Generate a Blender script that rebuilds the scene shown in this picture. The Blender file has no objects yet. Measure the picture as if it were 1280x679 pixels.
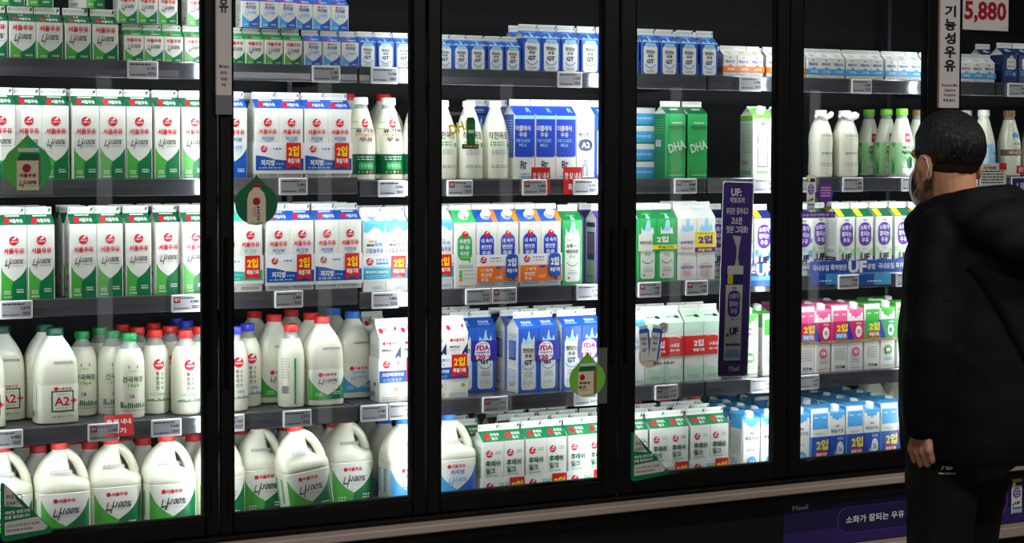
import bpy, math, random
from mathutils import Vector, Matrix
from mathutils.geometry import tessellate_polygon

random.seed(7)
S = bpy.context.scene
COL = S.collection

# ------------------------------------------------------------------ camera
F = 2200.0                                   # focal length in pixels of a 1280 px wide frame
YAW, PITCH, ROLL, DIST, EYE = math.radians(27), math.radians(2.2), 0.003, 5.12, 1.58
CY = 339.5 - (155 - F * math.tan(PITCH))
CAM = Vector((-DIST * math.sin(YAW), -DIST * math.cos(YAW), EYE))
FW = Vector((math.sin(YAW) * math.cos(PITCH), math.cos(YAW) * math.cos(PITCH), -math.sin(PITCH)))
_rt = Vector((math.cos(YAW), -math.sin(YAW), 0)); _up = _rt.cross(FW)
RT = _rt * math.cos(ROLL) + _up * math.sin(ROLL)
UP = _up * math.cos(ROLL) - _rt * math.sin(ROLL)
cam = bpy.data.cameras.new('camera'); camo = bpy.data.objects.new('camera', cam); COL.objects.link(camo)
cam.sensor_width = 36; cam.lens = F / 1280 * 36
cam.shift_y = -(339.5 - CY) / 1280
cam.clip_start = .05
camo.matrix_world = Matrix(((RT.x, UP.x, -FW.x, CAM.x), (RT.y, UP.y, -FW.y, CAM.y), (RT.z, UP.z, -FW.z, CAM.z), (0, 0, 0, 1)))
S.camera = camo


def at(px, py, y):
    """the point of the vertical plane y = const that the photograph shows at (px, py)"""
    d = FW * F + RT * (px - 640) - UP * (py - CY)
    return CAM + d * ((y - CAM.y) / d.y)


def at_depth(px, py, k):
    d = FW * F + RT * (px - 640) - UP * (py - CY)
    return CAM + d * (k / F)


def x_at(px, z, y):
    """x of the point at height z on the plane y that lies in pixel column px"""
    py = 340.0
    for _ in range(6):
        p = at(px, py, y)
        py += (p.z - z) * 430
    return p.x


# ------------------------------------------------------------------ light
S.view_settings.view_transform = 'Standard'; S.view_settings.look = 'None'
S.view_settings.gamma = 1; S.view_settings.use_curve_mapping = False
S.view_settings.exposure = 0.1
w = bpy.data.worlds.new('dim store air'); S.world = w; w.use_nodes = True
w.node_tree.nodes['Background'].inputs[0].default_value = (.62, .66, .75, 1)
w.node_tree.nodes['Background'].inputs[1].default_value = .008
S.cycles.max_bounces = 8; S.cycles.transparent_max_bounces = 16
S.cycles.caustics_reflective = False; S.cycles.caustics_refractive = False


def area(name, loc, rot, sx, sy, power, col=(1, 1, 1), spread=180):
    l = bpy.data.lights.new(name, 'AREA'); l.shape = 'RECTANGLE'; l.size = sx; l.size_y = sy
    l.energy = power; l.color = col; l.spread = math.radians(spread)
    o = bpy.data.objects.new(name, l); COL.objects.link(o); o.location = loc; o.rotation_euler = rot
    return o


LED = (.93, .98, 1.0)
POSTS = [-1.545, -.916, -.318, .302, .911, 1.519, 2.15]           # door posts along the cooler
E_POST, E_LIP, E_AISLE, E_CEIL = 1.35, 1.15, .32, 120.0
# vertical LED strips on the back of every door post, angled to both sides of the post
for i, px_ in enumerate(POSTS):
    for sgn in (-1, 1):
        area('post_led', (px_ + sgn * .008, -.06, 1.29), (math.radians(90), 0, math.radians(-sgn * 38)), .022, 1.42, E_POST, LED)
# a LED strip under the front lip of every shelf, shining down and back on the goods below
for z in (2.13, 1.745, 1.43, 1.12, .80):
    for (a, b) in ((-1.7, -.5), (-.47, .65), (.68, 1.82)):
        area('shelf_led', ((a + b) / 2, -.018, z), (math.radians(38), 0, 0), b - a - .04, .016, E_LIP, LED)
# vertical lamps of the shelving across the aisle, behind the camera
for xs in (-1.19, -.58, -.02, .56, 1.08):
    area('aisle_lamp', (xs * 2 + 2.32, -4.75, 1.0), (math.radians(90), 0, 0), .08, 1.9, E_AISLE, (.95, .97, 1), 150)
# ceiling lamps over the aisle
for (x, y) in ((-1.2, -2.6), (1.6, -2.4), (0.9, -3.9)):
    area('ceiling_lamp', (x, y, 3.3), (0, 0, 0), 1.2, .25, E_CEIL / 3, (1, .95, .88))

# ------------------------------------------------------------------ materials
MATS = {}


def lin(c):
    return tuple(((v / 255) / 12.92 if v / 255 <= .04045 else ((v / 255 + .055) / 1.055) ** 2.4) for v in c)


def mat(name, rgb=None, rough=.45, metal=0.0, spec=.4, coat=0.0, trans=0.0, alpha=1.0, emit=0.0, bump=0.0, bscale=60, sss=0.0, var=0.0):
    if name in MATS:
        return MATS[name]
    m = bpy.data.materials.new(name); m.use_nodes = True
    nt = m.node_tree; b = nt.nodes['Principled BSDF']
    c = (*lin(rgb), 1)
    b.inputs['Base Color'].default_value = c
    b.inputs['Roughness'].default_value = rough; b.inputs['Metallic'].default_value = metal
    b.inputs['Specular IOR Level'].default_value = spec
    b.inputs['Coat Weight'].default_value = coat; b.inputs['Coat Roughness'].default_value = .12
    b.inputs['Transmission Weight'].default_value = trans; b.inputs['Alpha'].default_value = alpha
    if sss:
        b.inputs['Subsurface Weight'].default_value = sss; b.inputs['Subsurface Radius'].default_value = (.01, .009, .007)
    if emit:
        b.inputs['Emission Color'].default_value = c; b.inputs['Emission Strength'].default_value = emit
    if bump or var:
        tc = nt.nodes.new('ShaderNodeTexCoord'); n = nt.nodes.new('ShaderNodeTexNoise'); n.inputs['Scale'].default_value = bscale
        n.inputs['Detail'].default_value = 4
        nt.links.new(tc.outputs['Object'], n.inputs['Vector'])
        if bump:
            bp = nt.nodes.new('ShaderNodeBump'); bp.inputs['Strength'].default_value = bump; bp.inputs['Distance'].default_value = .01
            nt.links.new(n.outputs['Fac'], bp.inputs['Height']); nt.links.new(bp.outputs['Normal'], b.inputs['Normal'])
        if var:
            r = nt.nodes.new('ShaderNodeMapRange'); r.inputs[3].default_value = 1 - var; r.inputs[4].default_value = 1 + var
            mx = nt.nodes.new('ShaderNodeMix'); mx.data_type = 'RGBA'; mx.blend_type = 'MULTIPLY'; mx.inputs[0].default_value = 1
            mx.inputs[6].default_value = c
            nt.links.new(n.outputs['Fac'], r.inputs[0]); nt.links.new(r.outputs[0], mx.inputs[7]); nt.links.new(mx.outputs[2], b.inputs['Base Color'])
    MATS[name] = m
    return m


PAL = dict(
    paper=(226, 227, 220), paper2=(214, 218, 212), ink=(34, 34, 38), grey=(150, 154, 158), lgrey=(196, 200, 203), red=(206, 24, 44), flag=(214, 28, 30), crim=(150, 22, 40),
    yel=(250, 222, 30), orange=(240, 122, 36), lime=(104, 190, 70), green=(0, 116, 64), dgreen=(8, 92, 58), leaf=(74, 172, 66), mint=(58, 186, 160), pmint=(196, 226, 202),
    blue=(24, 80, 176), rblue=(28, 66, 190), sky=(76, 164, 226), lsky=(150, 204, 238), navy=(24, 40, 98), indigo=(44, 48, 160), violet=(92, 50, 160), purple=(70, 44, 130),
    dpurple=(44, 36, 92), pink=(232, 96, 150), hot=(204, 40, 96), lpink=(240, 176, 196), emer=(46, 166, 88), demer=(20, 112, 60), beige=(206, 192, 168), brown=(122, 92, 60),
    teal=(60, 160, 186), cyan=(96, 188, 214), white=(238, 240, 240), gblue=(40, 92, 190), pgreen=(168, 222, 160), gold=(190, 160, 92), magenta=(190, 30, 110), apple=(110, 178, 60))
for k, v in PAL.items():
    mat(k, v, .42, coat=.12)
mat('milk', (226, 227, 208), .3, coat=.35, sss=.0)
mat('hdpe', (222, 226, 212), .38, coat=.1)
mat('neckpet', (190, 196, 192), .1, alpha=.55, coat=.6)
mat('capred', (214, 40, 40), .38); mat('capblue', (36, 120, 212), .38); mat('capviolet', (52, 62, 196), .38)
mat('capgreen', (20, 140, 72), .38); mat('capdark', (22, 74, 56), .38); mat('caplime', (120, 206, 60), .38); mat('capwhite', (236, 238, 236), .4); mat('capbrown', (150, 116, 70), .4)
mat('black_paint', (7, 7, 8), .42, spec=.25); mat('black_soft', (9, 9, 10), .7, spec=.1)
mat('interior', (40, 41, 44), .6, spec=.2, var=.2, bscale=6)
mat('rail', (120, 122, 130), .17, metal=.7, bump=.02, bscale=24)
mat('shelf_metal', (82, 84, 90), .4, metal=.5)
mat('tan_bumper', (168, 152, 142), .6, bump=.1, bscale=90)
mat('floor_tile', (120, 116, 110), .35, var=.1, bscale=3); mat('wall_dark', (40, 40, 42), .8)
mat('kick', (12, 12, 13), .5)
mat('screen', (176, 178, 186), .5); mat('tagframe', (232, 234, 236), .45)
mat('banner', (50, 34, 104), .5); mat('banner_dark', (30, 26, 76), .5); mat('sign_grey', (200, 194, 194), .6); mat('sign_dark', (110, 110, 114), .6)


def noded(name, fn):
    m = bpy.data.materials.new(name); m.use_nodes = True; nt = m.node_tree
    for n in list(nt.nodes):
        if n.type != 'OUTPUT_MATERIAL':
            nt.nodes.remove(n)
    fn(nt, [n for n in nt.nodes if n.type == 'OUTPUT_MATERIAL'][0]); MATS[name] = m


def _glass(nt, out):
    tr = nt.nodes.new('ShaderNodeBsdfTransparent'); tr.inputs[0].default_value = (.975, .985, .98, 1)
    gl = nt.nodes.new('ShaderNodeBsdfGlossy'); gl.inputs['Roughness'].default_value = .015
    fr = nt.nodes.new('ShaderNodeFresnel'); fr.inputs[0].default_value = 1.4
    mx = nt.nodes.new('ShaderNodeMixShader')
    nt.links.new(fr.outputs[0], mx.inputs[0]); nt.links.new(tr.outputs[0], mx.inputs[1]); nt.links.new(gl.outputs[0], mx.inputs[2])
    nt.links.new(mx.outputs[0], out.inputs[0])


def _film(nt, out):
    tr = nt.nodes.new('ShaderNodeBsdfTransparent'); d = nt.nodes.new('ShaderNodeBsdfPrincipled')
    d.inputs['Base Color'].default_value = (.8, .82, .82, 1); d.inputs['Roughness'].default_value = .3
    mx = nt.nodes.new('ShaderNodeMixShader'); mx.inputs[0].default_value = .06
    nt.links.new(tr.outputs[0], mx.inputs[1]); nt.links.new(d.outputs[0], mx.inputs[2]); nt.links.new(mx.outputs[0], out.inputs[0])


noded('pane_glass', _glass); noded('clear_film', _film)


# ------------------------------------------------------------------ mesh building
class MB:
    def __init__(s):
        s.v, s.f, s.m, s.sm, s.mats = [], [], [], [], []

    def mi(s, name):
        if name not in s.mats:
            s.mats.append(name)
        return s.mats.index(name)

    def add(s, verts, faces, mname, smooth=False):
        o = len(s.v); s.v += [tuple(v) for v in verts]; k = s.mi(mname)
        for f in faces:
            s.f.append(tuple(i + o for i in f)); s.m.append(k); s.sm.append(smooth)
        return s

    def box(s, x0, x1, y0, y1, z0, z1, m, ch=0.0):
        if ch:
            ch = min(ch, (x1 - x0) * .45, (y1 - y0) * .45, (z1 - z0) * .45)
            V, idx = [], {}
            for sx in (0, 1):
                for sy in (0, 1):
                    for sz in (0, 1):
                        cx, cy, cz = (x1 if sx else x0), (y1 if sy else y0), (z1 if sz else z0)
                        dx, dy, dz = (-ch if sx else ch), (-ch if sy else ch), (-ch if sz else ch)
                        for ax in range(3):
                            p = [cx + (dx if ax != 0 else 0), cy + (dy if ax != 1 else 0), cz + (dz if ax != 2 else 0)]
                            idx[(sx, sy, sz, ax)] = len(V); V.append(p)
            Fc = []
            I = idx
            for t in (0, 1):
                Fc.append([I[(t, a, b, 0)] for a, b in ((0, 0), (1, 0), (1, 1), (0, 1))])
                Fc.append([I[(a, t, b, 1)] for a, b in ((0, 0), (1, 0), (1, 1), (0, 1))])
                Fc.append([I[(a, b, t, 2)] for a, b in ((0, 0), (1, 0), (1, 1), (0, 1))])
            for a in (0, 1):
                for b in (0, 1):
                    Fc.append([I[(a, b, 0, 0)], I[(a, b, 1, 0)], I[(a, b, 1, 1)], I[(a, b, 0, 1)]])
                    Fc.append([I[(a, 0, b, 0)], I[(a, 1, b, 0)], I[(a, 1, b, 2)], I[(a, 0, b, 2)]])
                    Fc.append([I[(0, a, b, 1)], I[(1, a, b, 1)], I[(1, a, b, 2)], I[(0, a, b, 2)]])
                    for c in (0, 1):
                        Fc.append([I[(a, b, c, 0)], I[(a, b, c, 1)], I[(a, b, c, 2)]])
            c = Vector(((x0 + x1) / 2, (y0 + y1) / 2, (z0 + z1) / 2)); out = []
            for f in Fc:
                ps = [Vector(V[i]) for i in f]; n = (ps[1] - ps[0]).cross(ps[2] - ps[0]); mid = sum(ps, Vector()) / len(ps)
                out.append(f if n.dot(mid - c) > 0 else f[::-1])
            return s.add(V, out, m)
        V = [(x, y, z) for x in (x0, x1) for y in (y0, y1) for z in (z0, z1)]
        return s.add(V, [(0, 1, 3, 2), (4, 6, 7, 5), (0, 4, 5, 1), (2, 3, 7, 6), (0, 2, 6, 4), (1, 5, 7, 3)], m)

    def loft(s, rings, m, closed=True, caps=True, smooth=True, matf=None):
        n = len(rings[0]); base = len(s.v)
        V = [p for r in rings for p in r]; s.v += [tuple(p) for p in V]
        for j in range(len(rings) - 1):
            for i in range(n if closed else n - 1):
                a, b = j * n + i, j * n + (i + 1) % n
                s.f.append((base + a, base + b, base + b + n, base + a + n)); s.m.append(s.mi(matf(j, i) if matf else m)); s.sm.append(smooth)
        if caps:
            s.f.append(tuple(base + i for i in range(n))[::-1]); s.m.append(s.mi(matf(0, 0) if matf else m)); s.sm.append(False)
            s.f.append(tuple(base + (len(rings) - 1) * n + i for i in range(n))); s.m.append(s.mi(matf(len(rings) - 2, 0) if matf else m)); s.sm.append(False)
        return s

    def lathe(s, prof, m, n=24, cx=0, cy=0, matf=None):
        return s.loft([[(cx + r * math.sin(2 * math.pi * i / n), cy - r * math.cos(2 * math.pi * i / n), z) for i in range(n)][:] for r, z in prof], m, matf=matf)

    def tube(s, pts, rad, m, n=10, squash=1.0):
        rings = []
        pts = [Vector(p) for p in pts]
        for k, p in enumerate(pts):
            t = (pts[min(k + 1, len(pts) - 1)] - pts[max(k - 1, 0)]).normalized()
            a = t.cross(Vector((0, 1, 0)));  a = a.normalized() if a.length > 1e-4 else Vector((1, 0, 0))
            b = t.cross(a).normalized(); r = rad[k] if isinstance(rad, (list, tuple)) else rad
            rings.append([p + a * (r * math.cos(2 * math.pi * i / n)) + b * (r * squash * math.sin(2 * math.pi * i / n)) for i in range(n)])
        return s.loft(rings, m)

    def mesh(s, name, sharp=32):
        me = bpy.data.meshes.new(name); me.from_pydata(s.v, [], s.f)
        for k in s.mats:
            me.materials.append(MATS[k])
        me.polygons.foreach_set('material_index', s.m); me.polygons.foreach_set('use_smooth', s.sm)
        me.validate(); me.update()
        if any(s.sm):
            me.set_sharp_from_angle(angle=math.radians(sharp))
        return me

    def build(s, name, parent=None, loc=None, rot=None):
        o = bpy.data.objects.new(name, s.mesh(name)); COL.objects.link(o)
        if parent:
            o.parent = parent
        if loc is not None:
            o.location = loc
        if rot is not None:
            o.rotation_euler = rot
        return o


_fc = bpy.data.curves.new('lettering', 'FONT'); _fc.resolution_u = 2
_fo = bpy.data.objects.new('lettering', _fc); COL.objects.link(_fo)
_TX = {}


def glyphs(txt, bold, sp):
    k = (txt, bold, sp)
    if k not in _TX:
        _fc.body = txt; _fc.offset = bold; _fc.space_character = sp
        dg = bpy.context.evaluated_depsgraph_get(); dg.update()
        me = bpy.data.meshes.new_from_object(_fo.evaluated_get(dg))
        vs = [(v.co.x, v.co.y) for v in me.vertices]; fs = [tuple(p.vertices) for p in me.polygons]
        bpy.data.meshes.remove(me)
        x0, x1 = min(v[0] for v in vs), max(v[0] for v in vs); y0, y1 = min(v[1] for v in vs), max(v[1] for v in vs)
        _TX[k] = ([((x - x0) / (x1 - x0), (y - y0) / (y1 - y0)) for x, y in vs], fs, (x1 - x0) / (y1 - y0))
    return _TX[k]


class Art:
    """flat printing for a W x H face; coordinates are fractions of the face, x from 0 to 1, y from the bottom up"""
    def __init__(s, W, H, sub=0):
        s.W, s.H, s.it, s.l, s.sub = W, H, [], 0, sub

    def _a(s, m, vs, fs, l=None):
        s.l += 1
        s.it.append((m, s.l if l is None else l, vs, fs)); return s

    def rect(s, m, x0, y0, x1, y1, nx=1):
        vs = [(x0 + (x1 - x0) * i / nx, y) for y in (y0, y1) for i in range(nx + 1)]
        return s._a(m, vs, [(i, i + 1, i + nx + 2, i + nx + 1) for i in range(nx)])

    def poly(s, m, pts):
        t = tessellate_polygon([[Vector((x, y, 0)) for x, y in pts]])
        fs = []
        for f in t:
            a, b, c = [pts[i] for i in f]
            fs.append(f if (b[0] - a[0]) * (c[1] - a[1]) - (b[1] - a[1]) * (c[0] - a[0]) > 0 else f[::-1])
        vs = list(pts)
        if s.sub:
            todo, fs = list(fs), []
            while todo:
                f = todo.pop()
                L = [abs(vs[f[i]][0] - vs[f[(i + 1) % 3]][0]) for i in range(3)]; k = L.index(max(L))
                if L[k] <= s.sub:
                    fs.append(f); continue
                a, b, c = f[k], f[(k + 1) % 3], f[(k + 2) % 3]; vs.append(((vs[a][0] + vs[b][0]) / 2, (vs[a][1] + vs[b][1]) / 2)); n = len(vs) - 1
                todo += [(a, n, c), (n, b, c)]
        return s._a(m, vs, fs)

    def ell(s, m, cx, cy, rx, ry=None, n=22):
        ry = rx * s.W / s.H if ry is None else ry
        if s.sub:
            return s.poly(m, [(cx + rx * math.cos(2 * math.pi * i / n), cy + ry * math.sin(2 * math.pi * i / n)) for i in range(n)])
        return s._a(m, [(cx + rx * math.cos(2 * math.pi * i / n), cy + ry * math.sin(2 * math.pi * i / n)) for i in range(n)], [tuple(range(n))])

    def rrect(s, m, x0, y0, x1, y1, r):
        ry = r * s.W / s.H; p = []
        for cx, cy, a in ((x1 - r, y0 + ry, -90), (x1 - r, y1 - ry, 0), (x0 + r, y1 - ry, 90), (x0 + r, y0 + ry, 180)):
            for k in range(6):
                t = math.radians(a + 18 * k); p.append((cx + r * math.cos(t), cy + ry * math.sin(t)))
        return s.poly(m, p) if s.sub else s._a(m, p, [tuple(range(len(p)))])

    def arc(s, m, cx, cy, r, t, a0, a1, n=14):
        k = s.W / s.H; vs = []
        for i in range(n + 1):
            a = math.radians(a0 + (a1 - a0) * i / n)
            for rr in (r - t, r):
                vs.append((cx + rr * math.cos(a), cy + rr * k * math.sin(a)))
        return s._a(m, vs, [(2 * i, 2 * i + 1, 2 * i + 3, 2 * i + 2) for i in range(n)])

    def text(s, m, txt, cx, cy, w, h=None, bold=.022, shear=0.0, rot=0.0, sp=1.0):
        g, fs, asp = glyphs(txt, max(bold, .012), sp)
        if h is None:
            h = w * s.W / asp / s.H
        vs = []
        for x, y in g:
            X, Y = (x - .5) * w * s.W + shear * (y - .5) * h * s.H, (y - .5) * h * s.H
            c, n = math.cos(rot), math.sin(rot)
            vs.append((cx + (X * c - Y * n) / s.W, cy + (X * n + Y * c) / s.H))
        return s._a(m, vs, fs)

    def lines(s, m, x0, x1, ys, t, seed=1):
        """rows of print too small to read: short dashes"""
        rnd = random.Random(seed); vs, fs = [], []
        for y in ys:
            x = x0
            while x < x1 - .02:
                ww = min(rnd.uniform(.06, .2) * (x1 - x0) + .01, x1 - x); o = len(vs)
                vs += [(x, y), (x + ww, y), (x + ww, y + t), (x, y + t)]; fs.append((o, o + 1, o + 2, o + 3)); x += ww + .025
        return s._a(m, vs, fs)

    def barcode(s, x0, y0, x1, y1):
        s.rect('white', x0, y0, x1, y1); vs, fs = [], []; n = 11
        for i in range(n):
            a = x0 + (x1 - x0) * (i + .3) / n; b = a + (x1 - x0) / n * (.3 + .35 * ((i * 7) % 3) / 2); o = len(vs)
            vs += [(a, y0 + .1 * (y1 - y0)), (b, y0 + .1 * (y1 - y0)), (b, y1), (a, y1)]; fs.append((o, o + 1, o + 2, o + 3))
        return s._a('ink', vs, fs)

    def emit(s, mb, f, eps=.00022):
        for m, l, vs, fs in s.it:
            mb.add([f((x - .5) * s.W, y * s.H, eps * (l + 1)) for x, y in vs], fs, m)


def empty(name, loc=(0, 0, 0), rz=0.0):
    o = bpy.data.objects.new(name, None); COL.objects.link(o); o.location = loc; o.rotation_euler = (0, 0, rz); o.empty_display_size = .05
    return o


def tag(o, label, cat, group=None, kind=None):
    o['label'] = label; o['category'] = cat
    if group:
        o['group'] = group
    if kind:
        o['kind'] = kind
    return o


def struct(o):
    o['kind'] = 'structure'; return o


def logo(A, cx, cy, r, name=True):
    """round red dairy mark with a white swirl"""
    A.ell('red', cx, cy, r)
    k = A.W / A.H
    A.poly('white', [(cx - .45 * r, cy + .42 * r * k), (cx - .1 * r, cy + .2 * r * k), (cx + .3 * r, cy + .3 * r * k), (cx + .62 * r, cy + .62 * r * k), (cx + .1 * r, cy + .98 * r * k), (cx + .16 * r, cy + .62 * r * k), (cx - .1 * r, cy + .46 * r * k)])
    if name:
        A.text('white', '서울우유', cx, cy - .18 * r * k, 1.5 * r, .42 * r * k)


def drop(A, ml, md, y0=.43, tip=.25, ymin=0.0, xm=.42):
    """two coloured fields meeting under a white drop"""
    L = [(0, ymin)] + [(xm + .05 * math.sin(i / 6 * 3.1), ymin + (tip - ymin) * i / 6) for i in range(6)] + [(.5, tip)]
    n = 8; cur = [(.5 - .5 * (i / n), tip + (y0 - tip) * ((i / n) * .62 + .38 * (i / n) ** 4)) for i in range(1, n + 1)]
    A.poly(ml, L + cur)
    R = [(1, ymin)] + [(1 - x, y) for x, y in cur[::-1]] + [(.5, tip)] + [(xm + .05 * math.sin(i / 6 * 3.1) - .06 * math.sin(i / 6 * 3.14), ymin + (tip - ymin) * i / 6) for i in range(5, -1, -1)]
    A.poly(md, R)
    A.lines('white', .12, .36, (.105, .075), .018, 3); A.lines('white', .6, .88, (.125, .095), .018, 4)
# ------------------------------------------------------------------ cartons
KIND = {}          # kind -> dict(w, d, h, parts=[(name, mesh, parent index, offset)], desc, cat)


def carton_mesh(w, d, hb, hr, hf, front, side, roof, fin, art=None, rart=None, sart=None, finart=None, fold='paper2', back=None):
    c = .0022; x, y = w / 2, d / 2
    B = MB()
    sec = [(-x + c, -y), (x - c, -y), (x, -y + c), (x, y - c), (x - c, y), (-x + c, y), (-x, y - c), (-x, -y + c)]
    mm = [front, front, side, side, back or front, side, side, front]
    B.loft([[(a, b, 0) for a, b in sec], [(a, b, hb) for a, b in sec]], front, smooth=False, matf=lambda j, i: mm[i])
    if art:
        A = Art(w - 2 * c, hb); art(A); A.emit(B, lambda u, v, e: (u, -y - e, v))
    A = Art(d - 2 * c, hb); (sart or side_print)(A); A.emit(B, lambda u, v, e: (-x - e, -u, v))
    G = MB()
    r = hb + hr; t = .0028; q = hb + hr * .45
    V = [(-x, -y, hb), (x, -y, hb), (x, y, hb), (-x, y, hb), (-x, -t, r), (x, -t, r), (x, t, r), (-x, t, r), (-x + .22 * w, 0, r - .0005), (x - .22 * w, 0, r - .0005)]
    G.add(V, [(0, 1, 5, 4), (2, 3, 7, 6)], roof)
    G.add(V, [(3, 0, 8), (0, 4, 8), (7, 3, 8), (1, 2, 9), (5, 1, 9), (2, 6, 9), (4, 7, 8), (6, 5, 9)], fold)
    G.box(-x + .001, x - .001, -t, t, r - .001, r + hf, fin, .0008)
    L = math.hypot(y - t, hr); ny, nz = -hr / L, (y - t) / L
    A = Art(w, L)
    if rart:
        rart(A)
    A.emit(G, lambda u, v, e: (u, -y + (y - t) * v / L + ny * e, hb + hr * v / L + nz * e))
    A = Art(w - .004, hf); (finart or fin_print)(A); A.emit(G, lambda u, v, e: (u, -t - e, r + v))
    return B.mesh('carton_body'), G.mesh('gable_top')


def fin_print(A):
    A.lines('lgrey', .08, .88, (.45, .62), .12, 5)


def fin_green(A):
    A.lines('lgrey', .08, .8, (.4, .6), .13, 5); A.poly('green', [(.86, .25), (.98, .5), (.98, .8), (.9, .8)]); A.poly('green', [(.02, .5), (.06, .25), (.06, .8)])


def fin_blue(A):
    A.lines('lgrey', .08, .8, (.4, .6), .13, 5); A.poly('blue', [(.9, .2), (.98, .5), (.98, .85), (.93, .85)]); A.rect('blue', .02, .3, .05, .55)


def side_print(A):
    A.lines('grey', .12, .88, [.86 - .028 * i for i in range(12)], .008, 2); A.lines('emer', .12, .7, (.44, .41, .38), .012, 9)
    A.barcode(.14, .07, .6, .15); A.rect('blue', .5, .24, .72, .31); A.rect('red', .5, .275, .72, .31)


def side_blue(A):
    A.lines('gblue', .1, .9, [.9 - .03 * i for i in range(9)], .01, 2); A.rect('indigo', .18, .5, .8, .8)
    A.lines('lsky', .24, .75, [.76 - .03 * i for i in range(8)], .012, 6); A.rect('white', .1, .06, .9, .4); A.lines('gblue', .14, .86, [.34 - .035 * i for i in range(7)], .012, 8); A.barcode(.2, .08, .7, .15)


# round cap on a gable front: (mesh, location, tilt)
def cap_mesh(m, r=.0135, h=.016):
    B = MB(); n = 30
    B.loft([[(rr * math.cos(2 * math.pi * i / n) * (1 + (.03 if i % 2 and 0 < z < h * .9 else 0)), rr * math.sin(2 * math.pi * i / n) * (1 + (.03 if i % 2 and 0 < z < h * .9 else 0)), z) for i in range(n)]
            for rr, z in ((r * 1.12, -.004), (r * 1.12, .0015), (r, .002), (r, h * .88), (r * .9, h))], m)
    return B.mesh('cap')


def scriptmark(A, m, cx, cy, w, h):
    """the brush written product word with its 100%"""
    A.text(m, '나', cx - .32 * w, cy - .1 * h, .3 * w, 1.15 * h, .016, .25)
    A.text(m, '100%', cx + .2 * w, cy + .1 * h, .62 * w, .55 * h, .016, .35)
    A.lines(m, cx - .05 * w, cx + .5 * w, (cy - .42 * h,), .006, 3)


def flag2(A, x0, x1, y0, y1, m='flag', tail=True, t1='yel', t2='white'):
    """promotion flag: two for one special"""
    k = (y1 - y0)
    if tail:
        A.poly(m, [(x0, y0), ((x0 + x1) / 2, y0 + .1 * k), (x1, y0), (x1, y1), (x0, y1)])
    else:
        A.rect(m, x0, y0, x1, y1)
    A.text(t1, '2입', (x0 + x1) / 2, y0 + .68 * k, .72 * (x1 - x0), .4 * k, .035); A.text(t2, '특별기획', (x0 + x1) / 2, y0 + .3 * k, .8 * (x1 - x0), .2 * k, .03)


def kind(name, desc, w, d, hb, hr, hf, *mats, cap=None, art=None, cat='milk carton', **kw):
    b, g = carton_mesh(w, d, hb, hr, hf, *mats, art=art, **kw)
    parts = [('carton_body', b, -1, None), ('gable_top', g, -1, None)]
    if cap:
        t = math.atan2(hr, d / 2)
        parts.append(('cap', CAPS[cap], 1, ((0, -d / 4 - .0005, hb + hr / 2 + .0005), (t, 0, 0))))
    KIND[name] = dict(w=w, d=d, h=hb + hr + hf, hb=hb, parts=parts, desc=desc, cat=cat, obj='milk_carton')


def twin(name, base, desc, band=None, z0=.02, z1=.1, mb='white', n=2, obj='milk_twin_pack', cat='milk twin pack', bandside=None):
    """n cartons held together by a printed paper sleeve"""
    K = KIND[base]; w, d = K['w'], K['d']; W = n * w
    parts = []
    for i in range(n):
        ox = (i - (n - 1) / 2) * w
        k0 = len(parts)
        for (pn, me, par, off) in K['parts']:
            if par == -1 and pn != 'gable_top':
                parts.append(('milk_carton', me, -1, ((ox, 0, 0), (0, 0, 0))))
            elif pn == 'gable_top':
                parts.append((pn, me, k0, None))
            else:
                parts.append((pn, me, k0, off))
    if band:
        B = MB(); e = .0022
        x, y = W / 2 + e, d / 2 + e
        B.loft([[(-x, -y, z0), (x, -y, z0), (x, y, z0), (-x, y, z0)], [(-x, -y, z1), (x, -y, z1), (x, y, z1), (-x, y, z1)]], mb, caps=False, smooth=False,
               matf=lambda j, i: (bandside or mb) if i in (1, 3) else mb)
        A = Art(W, z1 - z0); band(A); A.emit(B, lambda u, v, q: (u, -y - q, z0 + v))
        parts.append(('paper_sleeve', B.mesh('paper_sleeve'), -1, None))
    KIND[name] = dict(w=W + .004, d=d + .004, h=K['h'], parts=parts, desc=desc, cat=cat, obj=obj)


CAPS = {k: cap_mesh('cap' + k) for k in ('white', 'red', 'blue')}


# ---- green and white litre and smaller ones of the same design
def a_green(A):
    drop(A, 'leaf', 'green', .44, .25); logo(A, .5, .79, .185)
    A.text('red', '서울우유', .5, .655, .8, .078, .03); scriptmark(A, 'ink', .5, .5, .72, .12)
    A.lines('white', .1, .4, (.03,), .02, 7)


def a_green_s(A):
    drop(A, 'leaf', 'green', .52, .22); A.text('red', '서울우유', .5, .84, .84, .15, .03); scriptmark(A, 'ink', .5, .58, .7, .26)


def r_green(A):
    A.ell('red', .27, .4, .11, .3); A.text('paper', '서울우유', .62, .38, .5, .38, .03); A.rect('paper2', .25, .78, .78, .9)


def r_small(A):
    A.ell('red', .25, .3, .09, .2); A.text('paper', '서울우유', .6, .3, .46, .3, .03); A.text('paper', '나', .5, .74, .16, .3, 0)


kind('green_litre', 'green-bottomed litre milk carton', .0688, .0688, .192, .026, .019, 'paper', 'paper', 'dgreen', 'paper', art=a_green, rart=r_green, finart=fin_green)
kind('green_half', 'green-bottomed half-litre milk carton', .0675, .0675, .097, .023, .018, 'paper', 'paper', 'dgreen', 'paper', art=a_green_s, rart=r_small, finart=fin_green)
kind('green_small', 'small green and white milk carton', .0525, .0525, .07, .017, .015, 'paper', 'paper', 'emer', 'paper', art=a_green_s, rart=r_small, finart=fin_green)


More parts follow.
